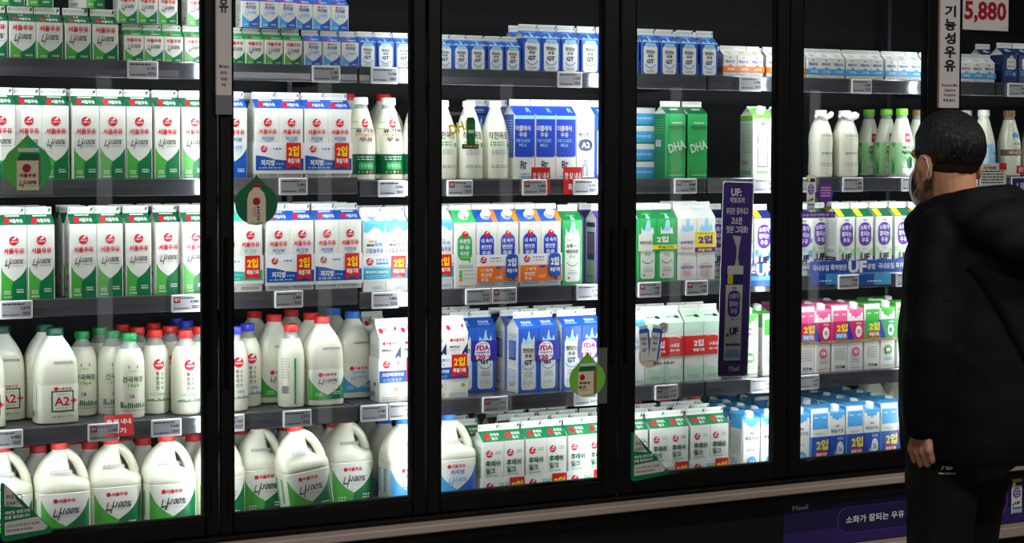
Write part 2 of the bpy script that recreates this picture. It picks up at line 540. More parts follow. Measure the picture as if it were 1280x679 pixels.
def a_blue_s(A):
    drop(A, 'sky', 'gblue', .52, .22); A.ell('red', .3, .9, .06); A.text('red', '서울우유', .58, .9, .4, .07, .03); A.text('gblue', '저지방', .5, .76, .62, .15, .03); scriptmark(A, 'sky', .5, .54, .66, .2)


kind('blue_small', 'small blue and white low-fat carton', .0525, .0525, .07, .017, .015, 'paper', 'paper', 'gblue', 'paper', art=a_blue_s, rart=r_small, finart=fin_blue)
kind('blue_drop', 'blue and white litre carton with drop design', .0688, .0688, .192, .026, .019, 'paper', 'paper', 'blue', 'paper', art=lambda A: (drop(A, 'sky', 'blue', .44, .25), logo(A, .5, .79, .185), A.text('red', '서울우유', .5, .655, .8, .075, .03), A.text('blue', '저지방', .5, .55, .6, .06), scriptmark(A, 'sky', .5, .43, .6, .1)), rart=r_green, finart=fin_blue)


# ---- low fat litre cartons sold in pairs
def a_low(mc, txt, sm):
    def f(A):
        n = 5
        for i in range(n):
            A.rect(('lsky', 'sky', mc)[min(2, i // 2)] if sm else ('pmint', mc)[min(1, i // 3)], 0, .5 - .07 * (i + 1), 1, .5 - .07 * i)
        A.poly('white', [(.05, .36), (.12, .4), (.2, .37), (.3, .42), (.36, .36), (.62, .37), (.72, .41), (.8, .37), (.92, .4), (.98, .36), (1, .3), (0, .3)])
        logo(A, .5, .8, .18); A.text('red', '서울우유', .5, .67, .8, .075, .03); A.text(mc, txt, .5, .57, .56, .058, .02); A.lines(mc, .38, .62, (.525,), .01)
        A.lines('grey', .1, .9, (.03, .055), .012, 4)
    return f


def band_low(mc, txt):
    def f(A):
        A.poly(mc, [(0, .12), (1, .12), (1, .5), (.8, .46), (.6, .44), (.4, .47), (.2, .56), (0, .6)]); A.rect('paper', 0, 0, 1, .12)
        logo(A, .17, .8, .07); A.text('white', txt, .25, .36, .3, .2, .03); A.lines('lsky', .42, .6, (.3,), .05); A.lines('lsky', .06, .55, (.18,), .04); A.lines(mc, .36, .55, (.78,), .05)
        flag2(A, .63, .94, .17, 1.0)
    return f


kind('blue_low', 'blue-roofed low-fat litre carton', .0688, .0688, .192, .026, .019, 'paper', 'paper', 'blue', 'paper', art=a_low('blue', '저지방', True), rart=r_green, finart=fin_blue)
twin('blue_low_twin', 'blue_low', 'blue low-fat twin pack with red flag', band_low('blue', '저지방'), .012, .098)
kind('mint_low', 'mint fat-free litre carton', .0688, .0688, .192, .026, .019, 'paper', 'paper', 'mint', 'paper', art=a_low('mint', '무지방', False), rart=r_green, finart=fin_green)
twin('mint_low_twin', 'mint_low', 'mint fat-free twin pack with red flag', band_low('mint', '무지방'), .02, .098)


def a_calc(A):
    A.poly('cyan', [(0, 1), (1, 1), (1, .9), (.85, .87), (.7, .92), (.5, .95), (.3, .9), (.15, .86), (0, .88)])
    A.text('red', '서울우유', .42, .74, .4, .03, .02); A.text('ink', '뼈에', .3, .68, .3, .045); A.text('sky', '쏙쏙', .68, .69, .4, .06); A.text('indigo', '고칼슘우유', .5, .6, .84, .07, .01)
    A.lines('teal', .4, .9, (.06, .035), .012)


def band_calc(A):
    A.rect('teal', 0, .06, 1, .52); A.poly('lsky', [(0, .52), (.5, .5), (1, .56), (1, .66), (.5, .58), (0, .62)]); logo(A, .14, .78, .08); A.lines('indigo', .28, .55, (.86, .8), .03); A.rect('teal', .28, .66, .56, .74)
    A.text('white', '뼈에쏙쏙고칼슘우유', .3, .36, .5, .12, .02); A.lines('lsky', .06, .5, (.2, .13), .03); flag2(A, .62, .94, .1, 1)


kind('calcium', 'light blue high-calcium litre carton', .0688, .0688, .192, .026, .019, 'paper', 'paper', 'paper', 'paper', art=a_calc, rart=lambda A: (A.poly('cyan', [(0, 0), (1, 0), (1, .3), (.7, .2), (.5, .5), (.2, .2), (0, .4)]), A.lines('indigo', .3, .7, (.6, .45), .09)), finart=fin_blue)
twin('calcium_twin', 'calcium', 'light blue high-calcium twin pack', band_calc, .03, .1)


def a_prot(A):
    A.ell('red', .2, .9, .07); A.text('red', '서울우유', .56, .9, .56, .05, .03); A.text('navy', 'Milkjal', .36, .79, .5, .045); A.lines('grey', .14, .6, (.74,), .01)
    A.text('ink', '고단백', .36, .62, .56, .08, .01); A.text('ink', '저지방', .36, .52, .56, .08, .01)
    A.poly('navy', [(.72, .7), (1, .86), (1, .44), (.72, .44)])
    for i in range(3):
        A.ell('lsky', .87, .68 - .08 * i, .06)
    A.ell('gold', .75, .19, .1); A.lines('grey', .1, .9, (.06, .03), .012)


def band_prot(A):
    A.rect('blue', 0, 0, 1, .48); logo(A, .16, .74, .08); A.lines('lsky', .32, .56, (.72, .8), .03); A.text('white', '고단백저지방', .3, .32, .5, .14, .03); A.lines('lsky', .08, .5, (.12, .05), .03)
    flag2(A, .6, .96, .06, 1)


kind('protein', 'white high-protein carton with white cap', .0688, .0688, .185, .036, .014, 'paper', 'paper', 'paper', 'paper', cap='white', art=a_prot, rart=lambda A: (A.ell('red', .16, .45, .1, .2), A.ell('red', .8, .6, .09, .16), A.lines('grey', .7, .95, (.35,), .06)))
twin('protein_twin', 'protein', 'high-protein twin pack with blue sleeve', band_prot, .055, .125)


# ---- blue cartons with a big white bottle shape
def a_gt(A, white='white', bg=None):
    A.rrect(white, .07, .04, .9, .9, .16); A.rect(white, .2, .8, .75, .97)
    A.poly('lsky', [(.16, .9), (.2, .99), (.28, .93), (.36, 1), (.5, .94), (.55, 1), (.66, .93), (.78, .99), (.84, .88), (.6, .84), (.5, .87), (.36, .83)])
    A.text('ink', '맛있는', .48, .71, .56, .115, .035); A.text('ink', '우유', .48, .58, .36, .1, .035); A.text('navy', 'GT', .47, .42, .44, .13, .045)
    A.arc('sky', .48, .42, .36, .05, 205, 335); A.lines('grey', .26, .7, (.14, .1), .018, 3)


def r_gt(A):
    A.poly('lsky', [(0, 0), (1, 0), (.8, .3), (.62, .1), (.5, .95), (.42, .1), (.2, .35)]); A.lines('lsky', .2, .8, (.75,), .08)


def a_gt1(A):
    A.rrect('paper', .1, .04, .88, .8, .16); A.poly('paper', [(.14, .75), (.2, .86), (.3, .8), (.42, .84), (.52, .97), (.58, .85), (.7, .8), (.78, .88), (.86, .75)])
    A.poly('lsky', [(.2, .8), (.24, .86), (.34, .81), (.46, .86), (.54, .94), (.58, .83), (.72, .79), (.6, .76), (.36, .77)])
    A.text('ink', '맛있는', .48, .66, .6, .075, .035); A.text('ink', '우유', .48, .57, .4, .065, .035); A.text('navy', 'GT', .47, .47, .44, .08, .045)
    A.arc('sky', .48, .48, .38, .045, 205, 335); A.text('navy', 'Great Taste', .5, .31, .4, .022, .0); A.lines('grey', .26, .74, (.27, .245), .014, 3); A.ell('lsky', .28, .15, .07); A.lines('grey', .4, .74, (.16, .13), .012)


kind('gt_small', 'small blue bottle-print carton', .0525, .0525, .072, .017, .014, 'gblue', 'gblue', 'gblue', 'paper', art=a_gt, rart=r_gt, finart=fin_blue, sart=side_blue)
kind('gt_half', 'mid-size blue bottle-print carton', .0625, .0625, .1, .023, .019, 'gblue', 'gblue', 'gblue', 'paper', art=a_gt, rart=r_gt, finart=fin_blue, sart=side_blue)
kind('gt_litre', 'tall blue bottle-print carton', .0688, .0688, .19, .028, .019, 'gblue', 'paper', 'blue', 'paper', art=a_gt1, rart=lambda A: (A.text('white', '맛있는우유', .5, .55, .5, .28), A.lines('lsky', .2, .8, (.25,), .08)), finart=fin_blue, sart=side_blue)


def band_fda(A):
    A.rrect('white', .14, .02, .74, .7, .2); A.ell('white', .44, .66, .28, .3)
    A.text('hot', '식품의약국', .44, .84, .36, .08, .03); A.text('magenta', 'FDA', .45, .63, .5, .27, .05); A.text('indigo', '우유살균기준', .44, .4, .52, .1, .03); A.text('magenta', '120', .34, .16, .4, .26, .05); A.text('magenta', '개월', .66, .2, .15, .1, .03)


def fda_twin(name, base, desc):
    twin(name, base, desc)
    K = KIND[name]; w, d = KIND[base]['w'], KIND[base]['d']
    B = MB(); e = .003; z0, z1 = .093, .152; x0, x1 = -.014, w + e
    B.loft([[(x0, -d / 2 - e, z0), (x1, -d / 2 - e, z0), (x1, d / 2, z0)], [(x0, -d / 2 - e, z1), (x1, -d / 2 - e, z1), (x1, d / 2, z1)]], 'indigo', closed=False, caps=False, smooth=False)
    A = Art(x1 - x0, z1 - z0); band_fda(A); A.emit(B, lambda u, v, q: ((x0 + x1) / 2 + u, -d / 2 - e - q, z0 + v))
    K['parts'].append(('paper_sleeve', B.mesh('paper_sleeve'), -1, None))


fda_twin('fda_twin', 'gt_litre', 'blue twin pack with violet band')


# ---- third door: classic, hospital A2
def a_classic(A):
    A.poly('rblue', [(0, 1), (1, 1), (1, .36)] + [(1 - i / 14, .345 + (.012 if i % 2 else -.006)) for i in range(1, 14)] + [(0, .36)]); A.rect('lsky', 0, .93, 1, .985)
    A.text('paper', '더클래식', .42, .79, .74, .085, .02); A.text('paper', '우유', .42, .69, .4, .075, .02); A.text('lsky', 'THE CLASSIC', .42, .6, .74, .05, -.01); A.text('lsky', 'MILK', .42, .53, .4, .05, -.01)
    A.text('navy', 'R', .4, .23, .22, .12, .0); A.text('navy', 'T', .52, .21, .22, .11, .0); A.text('sky', '신선한우유', .5, .09, .5, .04); A.lines('sky', .2, .8, (.04,), .015)


kind('classic', 'royal blue carton with jagged white base', .0688, .0688, .192, .026, .019, 'paper', 'rblue', 'rblue', 'paper', art=a_classic, rart=lambda A: A.text('lsky', 'R', .78, .5, .2, .5, 0), sart=lambda A: (A.lines('lsky', .1, .9, [.9 - .04 * i for i in range(13)], .012), A.rect('paper', 0, 0, 1, .34)), finart=fin_print)


def a_a2(A):
    A.arc('grey', .5, .88, .13, .03, 0, 360, 20); A.text('grey', '세', .5, .88, .12, .05); A.text('grey', '연세대학교', .5, .78, .4, .025); A.text('ink', '세브란스', .5, .7, .86, .07, .0)
    A.ell('navy', .5, .535, .42, .095); A.arc('gold', .5, .535, .4, .02, 0, 360, 24); A.text('white', 'A2', .5, .535, .5, .09, .03)
    A.lines('grey', .25, .75, (.37, .34), .014); A.poly('grey', [(.34, .06), (.66, .06), (.66, .2), (.58, .26), (.58, .29), (.42, .29), (.42, .26), (.34, .2)]); A.rect('lgrey', .4, .07, .48, .19); A.rect('grey', .38, .29, .62, .31); A.rect('ink', .0, .0, 1, .03)


kind('a2_can', 'white carton with navy oval and milk can', .0625, .0688, .192, .026, .019, 'paper', 'paper', 'paper2', 'paper', art=a_a2)


# ---- easy-on-the-stomach cartons
def bubble(A, mc, l1, l2, l3, y0, y1):
    A.rrect(mc, .12, y0, .84, y1, .3); A.poly(mc, [(.6, y0 + .02), (.76, y0 - .045), (.74, y0 + .06)]); k = (y1 - y0)
    A.text('white', l1, .48, y0 + .74 * k, .56, .17 * k, .02); A.text('white', l2, .46, y0 + .5 * k, .52, .17 * k, .02); A.text('white', l3, .46, y0 + .27 * k, .46, .17 * k, .02)


def a_easy(A):
    bubble(A, 'emer', '속편한', '우유', '저지방', .42, .82); A.text('yel', '원유저온저장', .48, .47, .5, .02); A.arc('orange', .5, .86, .3, .02, 60, 120); logo(A, .48, .82, .15, False)
    for m, y in (('lime', .25), ('emer', .19), ('orange', .13)):
        A.ell(m, .26, y, .09)
    A.lines('grey', .42, .9, (.26, .2, .14), .014); A.lines('emer', .15, .85, (.34, .31), .014); A.lines('grey', .1, .9, (.03,), .012)


def a_easyb(A):
    bubble(A, 'rblue', '내 속이', '편안한', '우유', .42, .82); A.text('red', '내속이편한우유', .48, .47, .5, .02); A.arc('orange', .5, .86, .3, .02, 60, 120); logo(A, .48, .82, .15, False); A.lines('sky', .1, .9, (.03, .055), .012)


def band_easy(A):
    A.rect('orange', 0, .02, 1, .6); logo(A, .16, .82, .075); A.lines('rblue', .3, .6, (.86,), .035); A.lines('orange', .3, .6, (.75,), .035)
    A.text('yel', '내', .13, .46, .08, .14, .02); A.text('white', '속이', .28, .46, .17, .14, .02); A.text('white', '편안한', .22, .29, .26, .14, .02); A.text('white', '우유', .18, .12, .18, .13, .02); A.rrect('blue', .45, .5, .6, .58, .02); A.lines('white', .44, .6, (.2, .14), .03)
    A.rrect('blue', .68, .16, .97, 1, .08); A.poly('blue', [(.8, .18), (.88, .04), (.9, .2)]); A.text('white', '2입', .825, .72, .2, .3, .04); A.text('white', '특별기획', .825, .42, .24, .15, .03)


kind('easy_green', 'white carton with green speech bubble and cap', .0688, .0688, .19, .036, .014, 'paper', 'paper', 'emer', 'paper', cap='white', art=a_easy)
kind('easy_blue', 'white carton with blue speech bubble', .0688, .0688, .19, .036, .014, 'paper', 'paper', 'blue', 'paper', cap='white', art=a_easyb, rart=lambda A: A.poly('orange', [(.78, 0), (1, 0), (1, .9), (.7, .9)]))
twin('easy_twin', 'easy_blue', 'orange-sleeved twin pack with blue bubbles', band_easy, .012, .095)


def a_sohwa(mc):
    def f(A):
        A.rrect('paper', .1, .04, .88, .78, .14); A.poly('paper', [(.14, .72), (.14, .88), (.24, .8), (.36, .84), (.46, .97), (.6, .97), (.66, .83), (.78, .86), (.86, .72)]); A.poly('lsky', [(.4, .84), (.48, .98), (.58, .98), (.62, .84), (.75, .82), (.5, .79), (.22, .81)])
        A.text(mc, '맛있는 우유 GT', .46, .69, .5, .03, .0); A.text('ink', '소화', .34, .6, .34, .06, .03); A.text(mc, '잘되는', .7, .6, .28, .04, .0); A.text('ink', '배안아픈', .48, .51, .64, .06, .03); A.text(mc, '우유', .48, .43, .36, .055, .0)
        A.arc(mc, .48, .4, .36, .045, 210, 330); A.text(mc, 'Great Taste', .5, .22, .4, .02, .0); A.lines('grey', .24, .76, (.18, .155), .013); A.ell(mc, .28, .1, .06)
    return f


kind('sohwa_green', 'green carton with white splash bottle print', .0688, .0688, .192, .026, .019, 'emer', 'emer', 'demer', 'paper', art=a_sohwa('emer'), rart=lambda A: (A.text('lime', '소화잘되는', .5, .5, .5, .25), A.poly('lsky', [(.4, 0), (.62, 0), (.54, .5), (.5, .5)])), sart=side_print)
kind('sohwa_purple', 'purple and white stomach-friendly milk carton', .0688, .0688, .192, .026, .019, 'violet', 'paper', 'purple', 'paper', art=a_sohwa('violet'), sart=lambda A: (A.rect('violet', .18, .36, .84, .8), A.lines('lpink', .24, .78, [.76 - .03 * i for i in range(11)], .012), A.rect('dpurple', .1, .88, .9, .95), A.text('ink', '한국양봉', .45, .1, .6, .04)))


def band_ss(A):
    A.rect('yel', 0, .18, 1, .62); A.rect('emer', 0, .62, 1, 1); A.text('white', '2입', .34, .66, .4, .5, .04); A.text('emer', '특별기획', .5, .36, .7, .16, .03); A.rect('emer', 0, 0, 1, .16)


twin('sohwa_green_twin', 'sohwa_green', 'green splash-print twin pack', lambda A: (A.rect('paper', 0, 0, .36, 1), A.rect('yel', .36, .1, 1, .36), A.rect('emer', .36, .36, 1, .95), A.text('white', '2입', .62, .68, .3, .38, .04), A.text('emer', '특별기획', .7, .23, .4, .16, .03), A.text('ink', '배안아픈', .18, .5, .3, .22, 0)), .092, .145, mb='emer')


def a_zero(A):
    A.poly('lsky', [(.14, .8), (.24, .9), (.38, .84), (.46, .99), (.6, .99), (.66, .85), (.8, .9), (.88, .8), (.5, .77)]); A.rrect('violet', .1, .65, .7, .73, .06); A.text('white', '맛있는우유', .4, .69, .5, .035)
    A.text('violet', '슈퍼제로', .42, .56, .66, .06); A.text('pink', '락토프리', .42, .47, .6, .055); A.text('pink', 'Lactose Free', .5, .26, .5, .025, 0); A.lines('violet', .15, .85, (.21, .185), .015)
    for x in (.36, .62):
        A.rrect('lpink', x - .1, .08, x + .1, .16, .05)


def band_zero(A):
    A.rect('paper', 0, 0, .44, 1); A.rect('yel', .44, .22, 1, 1); A.rect('violet', .44, 0, 1, .24); A.text('violet', '2입', .72, .62, .38, .42, .05); A.text('yel', '특별기획', .7, .11, .36, .15, .03); A.lines('violet', .52, .92, (.9,), .04)
    A.text('violet', '슈퍼제로', .22, .5, .34, .16); A.text('pink', '락토프리', .22, .22, .3, .15)


kind('zero', 'white and pink lactose-free carton', .0688, .0688, .192, .03, .019, 'paper', 'paper', 'paper2', 'paper', art=a_zero)
twin('zero_twin', 'zero', 'white and pink twin pack with yellow band', band_zero, .085, .148, mb='paper')


def a_mint(A):
    A.rect('pmint', 0, .82, 1, 1); A.poly('pmint', [(0, 0), (1, 0), (1, .3), (.7, .22), (.3, .24), (0, .3)]); A.text('ink', '소', .5, .7, .3, .09, .04); A.poly('ink', [(.62, .68), (.8, .76), (.76, .66), (.85, .6), (.6, .6)]); A.lines('grey', .2, .8, (.1, .07), .01)


def band_mint(A):
    A.rect('flag', 0, 0, 1, 1); A.text('white', '2입', .36, .62, .26, .36, .04); A.text('white', '특별기획', .36, .26, .3, .16, .03); A.text('white', '1A등급', .76, .56, .24, .18, .03); A.text('white', '원유 100%', .76, .3, .24, .13, .03)
    A.poly('white', [(.56, .93), (.66, 1), (.78, 1), (.94, .9), (.94, .93), (.78, 1.04), (.66, 1.04)])


kind('mint', 'pale mint carton with cow mark', .0688, .0688, .185, .032, .019, 'paper', 'paper', 'pmint', 'paper', art=a_mint, rart=lambda A: (A.poly('ink', [(.6, .5), (.7, .68), (.85, .6), (.9, .38), (.7, .4)]), A.lines('ink', .2, .6, (.5,), .07)))
twin('mint_twin', 'mint', 'pale mint twin pack with red band', band_mint, .082, .142, mb='flag')


# ---- small dairy cartons sold in threes
def a_maeil(mc):
    def f(A):
        A.text('navy', '매일', .48, .9, .2, .06, .03); A.text('indigo', '매일우유', .5, .72, .78, .14, .02); A.ell(mc, .5, .46, .16); A.lines('grey', .2, .8, (.1,), .02)
    return f


def band3(mc, tx):
    def f(A):
        A.rect(mc, 0, 0, 1, 1)
        for i in range(3):
            A.ell(mc, .5 / 3 + i / 3, .95, .045); A.text('white', tx, .5 / 3 + i / 3, .5, .18, .5, .02)
    return f


for nm, mc, desc in (('orange', 'orange', 'orange-banded triple milk pack'), ('aqua', 'sky', 'light blue banded triple pack')):
    kind('maeil_' + nm, 'small white carton with round mark', .0505, .0505, .068, .017, .014, 'paper', 'paper', 'paper', 'paper', art=a_maeil(mc), rart=lambda A, m=mc: (A.rect('paper', 0, 0, 1, 1), A.lines(m, .3, .7, (.6, .3), .16)))
    twin(nm + '_triple', 'maeil_' + nm, desc, band3(mc, '오리지널' if nm == 'aqua' else '고단백'), .016, .034, mb=mc, n=3, obj='milk_triple_pack', cat='milk triple pack')


def a_dha(A):
    rnd = random.Random(4)
    for i in range(26):
        A.rect('leaf', *(lambda a, b: (a, b, a + rnd.uniform(.05, .16), b + rnd.uniform(.01, .03)))(rnd.uniform(0, .84), rnd.uniform(.02, .62)))
    A.text('white', '두뇌발달우유', .5, .86, .56, .025); A.text('ink', '아인슈타인', .5, .79, .84, .075, .03); A.text('pmint', 'DHA', .5, .5, .92, .14, .03, 0, .28); A.lines('pgreen', .1, .9, (.05,), .014)


kind('dha', 'bright green carton lettered in white', .0718, .0718, .2, .022, .017, 'emer', 'demer', 'dgreen', 'paper', art=a_dha, rart=lambda A: A.lines('pmint', .35, .75, (.5,), .2), sart=lambda A: (A.barcode(.15, .5, .62, .6), A.lines('leaf', .1, .9, [.9 - .04 * i for i in range(6)], .012)))


def bottle_outline(A, m, cx, y0, y1, w):
    k = y1 - y0; L = [(-.5, 0), (-.5, .35), (-.42, .5), (-.5, .62), (-.48, .72), (-.2, .84), (-.18, 1)]
    o = [(cx + a * w, y0 + b * k) for a, b in L] + [(cx - a * w, y0 + b * k) for a, b in L[::-1]]
    A.poly(m, o); A.poly('paper', [(cx + (x - cx) * .88, y0 + .012 + (y - y0) * .97) for x, y in o])


def a_org(A):
    A.poly('lime', [(0, 1), (1, 1), (1, .965), (.8, .94), (.6, .97), (.4, .95), (.2, .97), (0, .94)]); bottle_outline(A, 'ink', .52, .18, .86, .6); A.rrect('lime', .42, .86, .62, .9, .03)
    A.text('ink', '상하목장', .52, .62, .36, .035, 0); A.lines('grey', .36, .68, (.58,), .01); A.lines('leaf', .36, .7, (.38, .34), .014)
    for i in range(5):
        A.ell('lime', .24 + .13 * i, .1, .045)


kind('organic', 'white organic carton with bottle outline', .0718, .0718, .197, .024, .006, 'paper', 'paper2', 'lime', 'paper', cap='white', art=a_org, rart=lambda A: A.lines('leaf', .1, .35, (.4, .6), .1), sart=lambda A: (A.rect('lime', 0, .92, 1, 1), A.lines('leaf', .1, .9, [.86 - .03 * i for i in range(16)], .01), A.barcode(.15, .2, .7, .28), A.lines('leaf', .1, .9, (.06, .1), .02)))


# ---- lactose free cartons with a purple capsule
def a_uf(mc, dots):
    def f(A):
        for i, (x, y, r) in enumerate(((.06, .42, .16), (.92, .38, .17), (.75, .33, .1), (.3, .36, .12), (.95, .6, .12), (.04, .08, .15), (.9, .06, .16))):
            x0 = min(max(x, r * .2), 1)
            A.it.append((dots, 1, [(min(1, max(0, x + r * math.cos(t * .42))), y + r * A.W / A.H * math.sin(t * .42)) for t in range(15)], [tuple(range(15))]))
        A.l = 2
        A.text('navy', '매일', .5, .94, .24, .03, .03); A.rrect('violet', .12, .49, .88, .9, .36)
        A.text('white', '소화가', .5, .81, .6, .085, .02); A.text('white', '잘되는', .5, .7, .6, .085, .02); A.text('white', '우유', .5, .59, .44, .085, .02); A.text('emer' if dots == 'pgreen' else 'sky', '저지방', .46, .44, .26, .03)
        A.text('dpurple', 'UF', .5, .29, .56, .13, .04); A.ell('violet', .16, .22, .1); A.lines('violet', .3, .85, (.2, .175), .014)
        for i in range(5):
            A.ell('violet' if dots != 'pgreen' else dots, .16 + .17 * i, .1, .05)
    return f


def r_uf(A):
    A.poly('yel', [(.05, .08), (.4, .08), (.4, .92), (.05, .92)]); A.text('ink', '고소한', .22, .66, .26, .24, 0); A.text('ink', '저지방', .22, .3, .26, .24, 0)


def s_uf(A):
    A.lines('grey', .1, .9, [.9 - .03 * i for i in range(14)], .01); A.barcode(.2, .36, .75, .44); A.rect('dpurple', .1, .12, .92, .3); A.lines('lpink', .16, .86, (.26, .22, .18, .15), .014)


kind('uf_green', 'purple-capsule carton with green roof', .07, .07, .186, .026, .018, 'paper', 'paper2', 'dgreen', 'paper', art=a_uf('violet', 'pgreen'), rart=r_uf, sart=s_uf)
kind('uf_blue', 'purple-capsule carton with blue dots', .07, .07, .186, .026, .018, 'paper', 'paper2', 'navy', 'paper', art=a_uf('violet', 'sky'), rart=r_uf, sart=s_uf)
kind('uf_red', 'purple-capsule carton with red roof', .07, .07, .186, .026, .018, 'paper', 'paper2', 'red', 'paper', art=a_uf('violet', 'lpink'), rart=r_uf, sart=s_uf)


def a_navy(A):
    A.rrect('paper', .24, .5, .88, .88, .14); A.text('navy', '소화가', .56, .76, .46, .1, .0); A.text('navy', '잘되는우유', .56, .6, .5, .1, .0); A.poly('lsky', [(.4, .9), (.56, 1), (.72, .9), (.56, .86)]); A.ell('sky', .76, .34, .12); A.lines('sky', .1, .6, (.42, .36, .3), .03)


kind('navy_half', 'navy carton with white rounded emblem', .0655, .0655, .1, .024, .018, 'navy', 'navy', 'navy', 'paper', art=a_navy, rart=lambda A: A.poly('lsky', [(.3, .6), (.5, .9), (.8, .5), (.5, .4)]), sart=lambda A: A.lines('sky', .2, .8, (.7, .5), .02))


# ---- fresh milk pairs
def a_fresh(A):
    logo(A, .3, .815, .17); A.lines('leaf', .62, .88, (.84, .81), .012); A.text('dgreen', '후레쉬', .48, .665, .74, .095, .03); A.text('dgreen', '밀크', .36, .555, .48, .09, .03); A.text('leaf', '100% Fresh Milk', .42, .475, .6, .026, .0)
    A.poly('lgrey', [(1, .0), (1, .4), (.84, .3), (.8, .0)])


def band_fresh(A):
    A.poly('leaf', [(0, .0), (.6, 0), (.36, .12), (.12, .2), (0, .22)]); A.poly('green', [(0, 0), (.66, 0), (.4, .07), (.1, .14), (0, .14)]); logo(A, .16, .66, .09); A.lines('leaf', .4, .6, (.66, .56, .74), .05)
    A.rect('flag', .63, .04, .99, .98); A.text('yel', '2입', .81, .62, .27, .42, .05); A.text('white', '특별기획', .81, .22, .27, .18, .03)


kind('fresh', 'white fresh-milk carton with green roof', .0688, .0688, .19, .028, .02, 'paper', 'paper', 'green', 'paper', art=a_fresh, rart=lambda A: (A.ell('red', .3, .5, .13, .27), A.text('white', '후레쉬', .68, .62, .4, .28, .02), A.text('white', '밀크', .62, .28, .3, .26, .02)), finart=fin_green, sart=lambda A: (A.lines('emer', .1, .9, [.9 - .03 * i for i in range(18)], .012), A.barcode(.15, .1, .6, .18)))
twin('fresh_twin', 'fresh', 'green-roofed fresh-milk twin pack', band_fresh, .01, .083)


# ------------------------------------------------------------------ slab-topped packs with screw caps
def prism(name, desc, w, d, h, mc, arts, n=1, band=None, z0=0, z1=0, obj='milk_twin_pack', cat='milk twin pack', sidepat=None):
    meshes = []
    for art, capped in arts:
        B = MB(); c = .004; x, y = w / 2, d / 2; hs = h - .02
        sec = [(-x + c, -y), (x - c, -y), (x, -y + c), (x, y - c), (x - c, y), (-x + c, y), (-x, y - c), (-x, -y + c)]
        top = [(a, b, h if b > 0 else (h - .018 if capped else h - .002)) for a, b in sec]
        B.loft([[(a, b, 0) for a, b in sec], [(a, b, z - .0015) for a, b, z in top]], 'paper', smooth=False)
        B.add([(a, b, z) for a, b, z in top], [tuple(range(8))], mc)
        B.loft([[(a, b, z - .0015) for a, b, z in top], top], mc, caps=False, smooth=False)
        A = Art(w - 2 * c, h - .02); art(A); A.emit(B, lambda u, v, e: (u, -y - e, v))
        A = Art(d - 2 * c, h - .004); (sidepat or side_prism(mc))(A); A.emit(B, lambda u, v, e: (-x - e, -u, v))
        parts = [('carton_body', B.mesh('carton_body'), None)]
        if capped:
            parts.append(('cap', CAPS['white'], ((0, -y + .018, h - .013), (math.radians(16), 0, 0))))
        meshes.append(parts)
    out = []
    for i, parts in enumerate(meshes):
        ox = (i - (len(meshes) - 1) / 2) * w; k = len(out)
        out.append(('milk_carton' if len(meshes) > 1 else 'carton_body', parts[0][1], -1, ((ox, 0, 0), (0, 0, 0))))
        for p in parts[1:]:
            out.append((p[0], p[1], k, p[2]))
    W = w * len(meshes)
    if band:
        B = MB(); e = .002; x, y = W / 2 + e, d / 2 + e
        B.loft([[(-x, -y, z0), (x, -y, z0), (x, y, z0), (-x, y, z0)], [(-x, -y, z1), (x, -y, z1), (x, y, z1), (-x, y, z1)]], mc, caps=False, smooth=False)
        A = Art(W, z1 - z0); band(A); A.emit(B, lambda u, v, q: (u, -y - q, z0 + v)); out.append(('paper_sleeve', B.mesh('paper_sleeve'), -1, None))
    KIND[name] = dict(w=W + .003, d=d + .004, h=h, parts=out, desc=desc, cat=cat if len(meshes) > 1 else 'milk carton', obj=obj if len(meshes) > 1 else 'milk_carton')


def side_prism(mc):
    return lambda A: (A.rect(mc, 0, .78, 1, 1), A.lines('grey', .12, .88, [.72 - .03 * i for i in range(12)], .01), A.barcode(.2, .08, .7, .16), A.lines(mc, .1, .6, (.3, .26), .016))


def p_front(mc, num):
    def f(A):
        A.poly(mc, [(0, 1), (1, 1), (1, .95), (.84, .95), (.8, .89), (.66, .9), (.5, .86), (.34, .9), (.2, .89), (.16, .95), (0, .95)])
        A.text('navy', '매일', .5, .77, .24, .035, .03); A.text('navy', '매일우유', .5, .69, .84, .06, .01); A.text(mc, '오리지널', .42, .5, .5, .04, 0)
        for k in range(10):
            A.ell(mc, .5 + .22 * math.cos(k * .628), .31 + .22 * A.W / A.H * math.sin(k * .628), .07)
        A.ell(mc, .5, .31, .24); A.text('white', num, .5, .31, .3, .06, .02); A.lines('grey', .2, .8, (.17, .14), .014)
        for i in range(6):
            A.ell(mc, .12 + .15 * i, .05, .04)
    return f


def p_back(mc):
    return lambda A: (A.rect(mc, 0, .74, 1, 1), A.lines('white', .1, .4, (.92,), .02), A.lines('white', .65, .9, (.92,), .02), A.text('grey', '자연을 담다', .46, .66, .6, .04, 0), A.lines('grey', .15, .85, [.36 - .04 * i for i in range(5)], .012), A.rect('sky', .2, .05, .4, .1), A.rect('orange', .45, .05, .6, .1), A.rect('navy', .64, .05, .85, .09), A.lines('lgrey', .3, .7, (.5, .46, .42), .014))


def p_band(mc, m2, m3, num):
    def f(A):
        A.rect(mc, 0, .12, 1, 1); A.rect('gold', 0, 0, 1, .12); A.poly(m2, [(.36, .12), (.56, .12), (.44, 1), (.4, 1)] if False else [(.5, .12), (.68, .12), (.5, 1), (.42, 1)]); A.text('yel', '2입', .3, .7, .34, .38, .045); A.poly(m3, [(.1, .18), (.46, .2), (.42, .46), (.1, .46)]); A.text('white', '특별기획', .28, .33, .3, .18, .03)
        A.ell('white', .82, .5, .1, .28); A.text(mc, num, .82, .5, .1, .2, .03); A.text('white', '무지방' if num == '0' else '오리지널', .82, .88, .17, .1, .02); A.lines('navy', .1, .9, (.05,), .03)
    return f


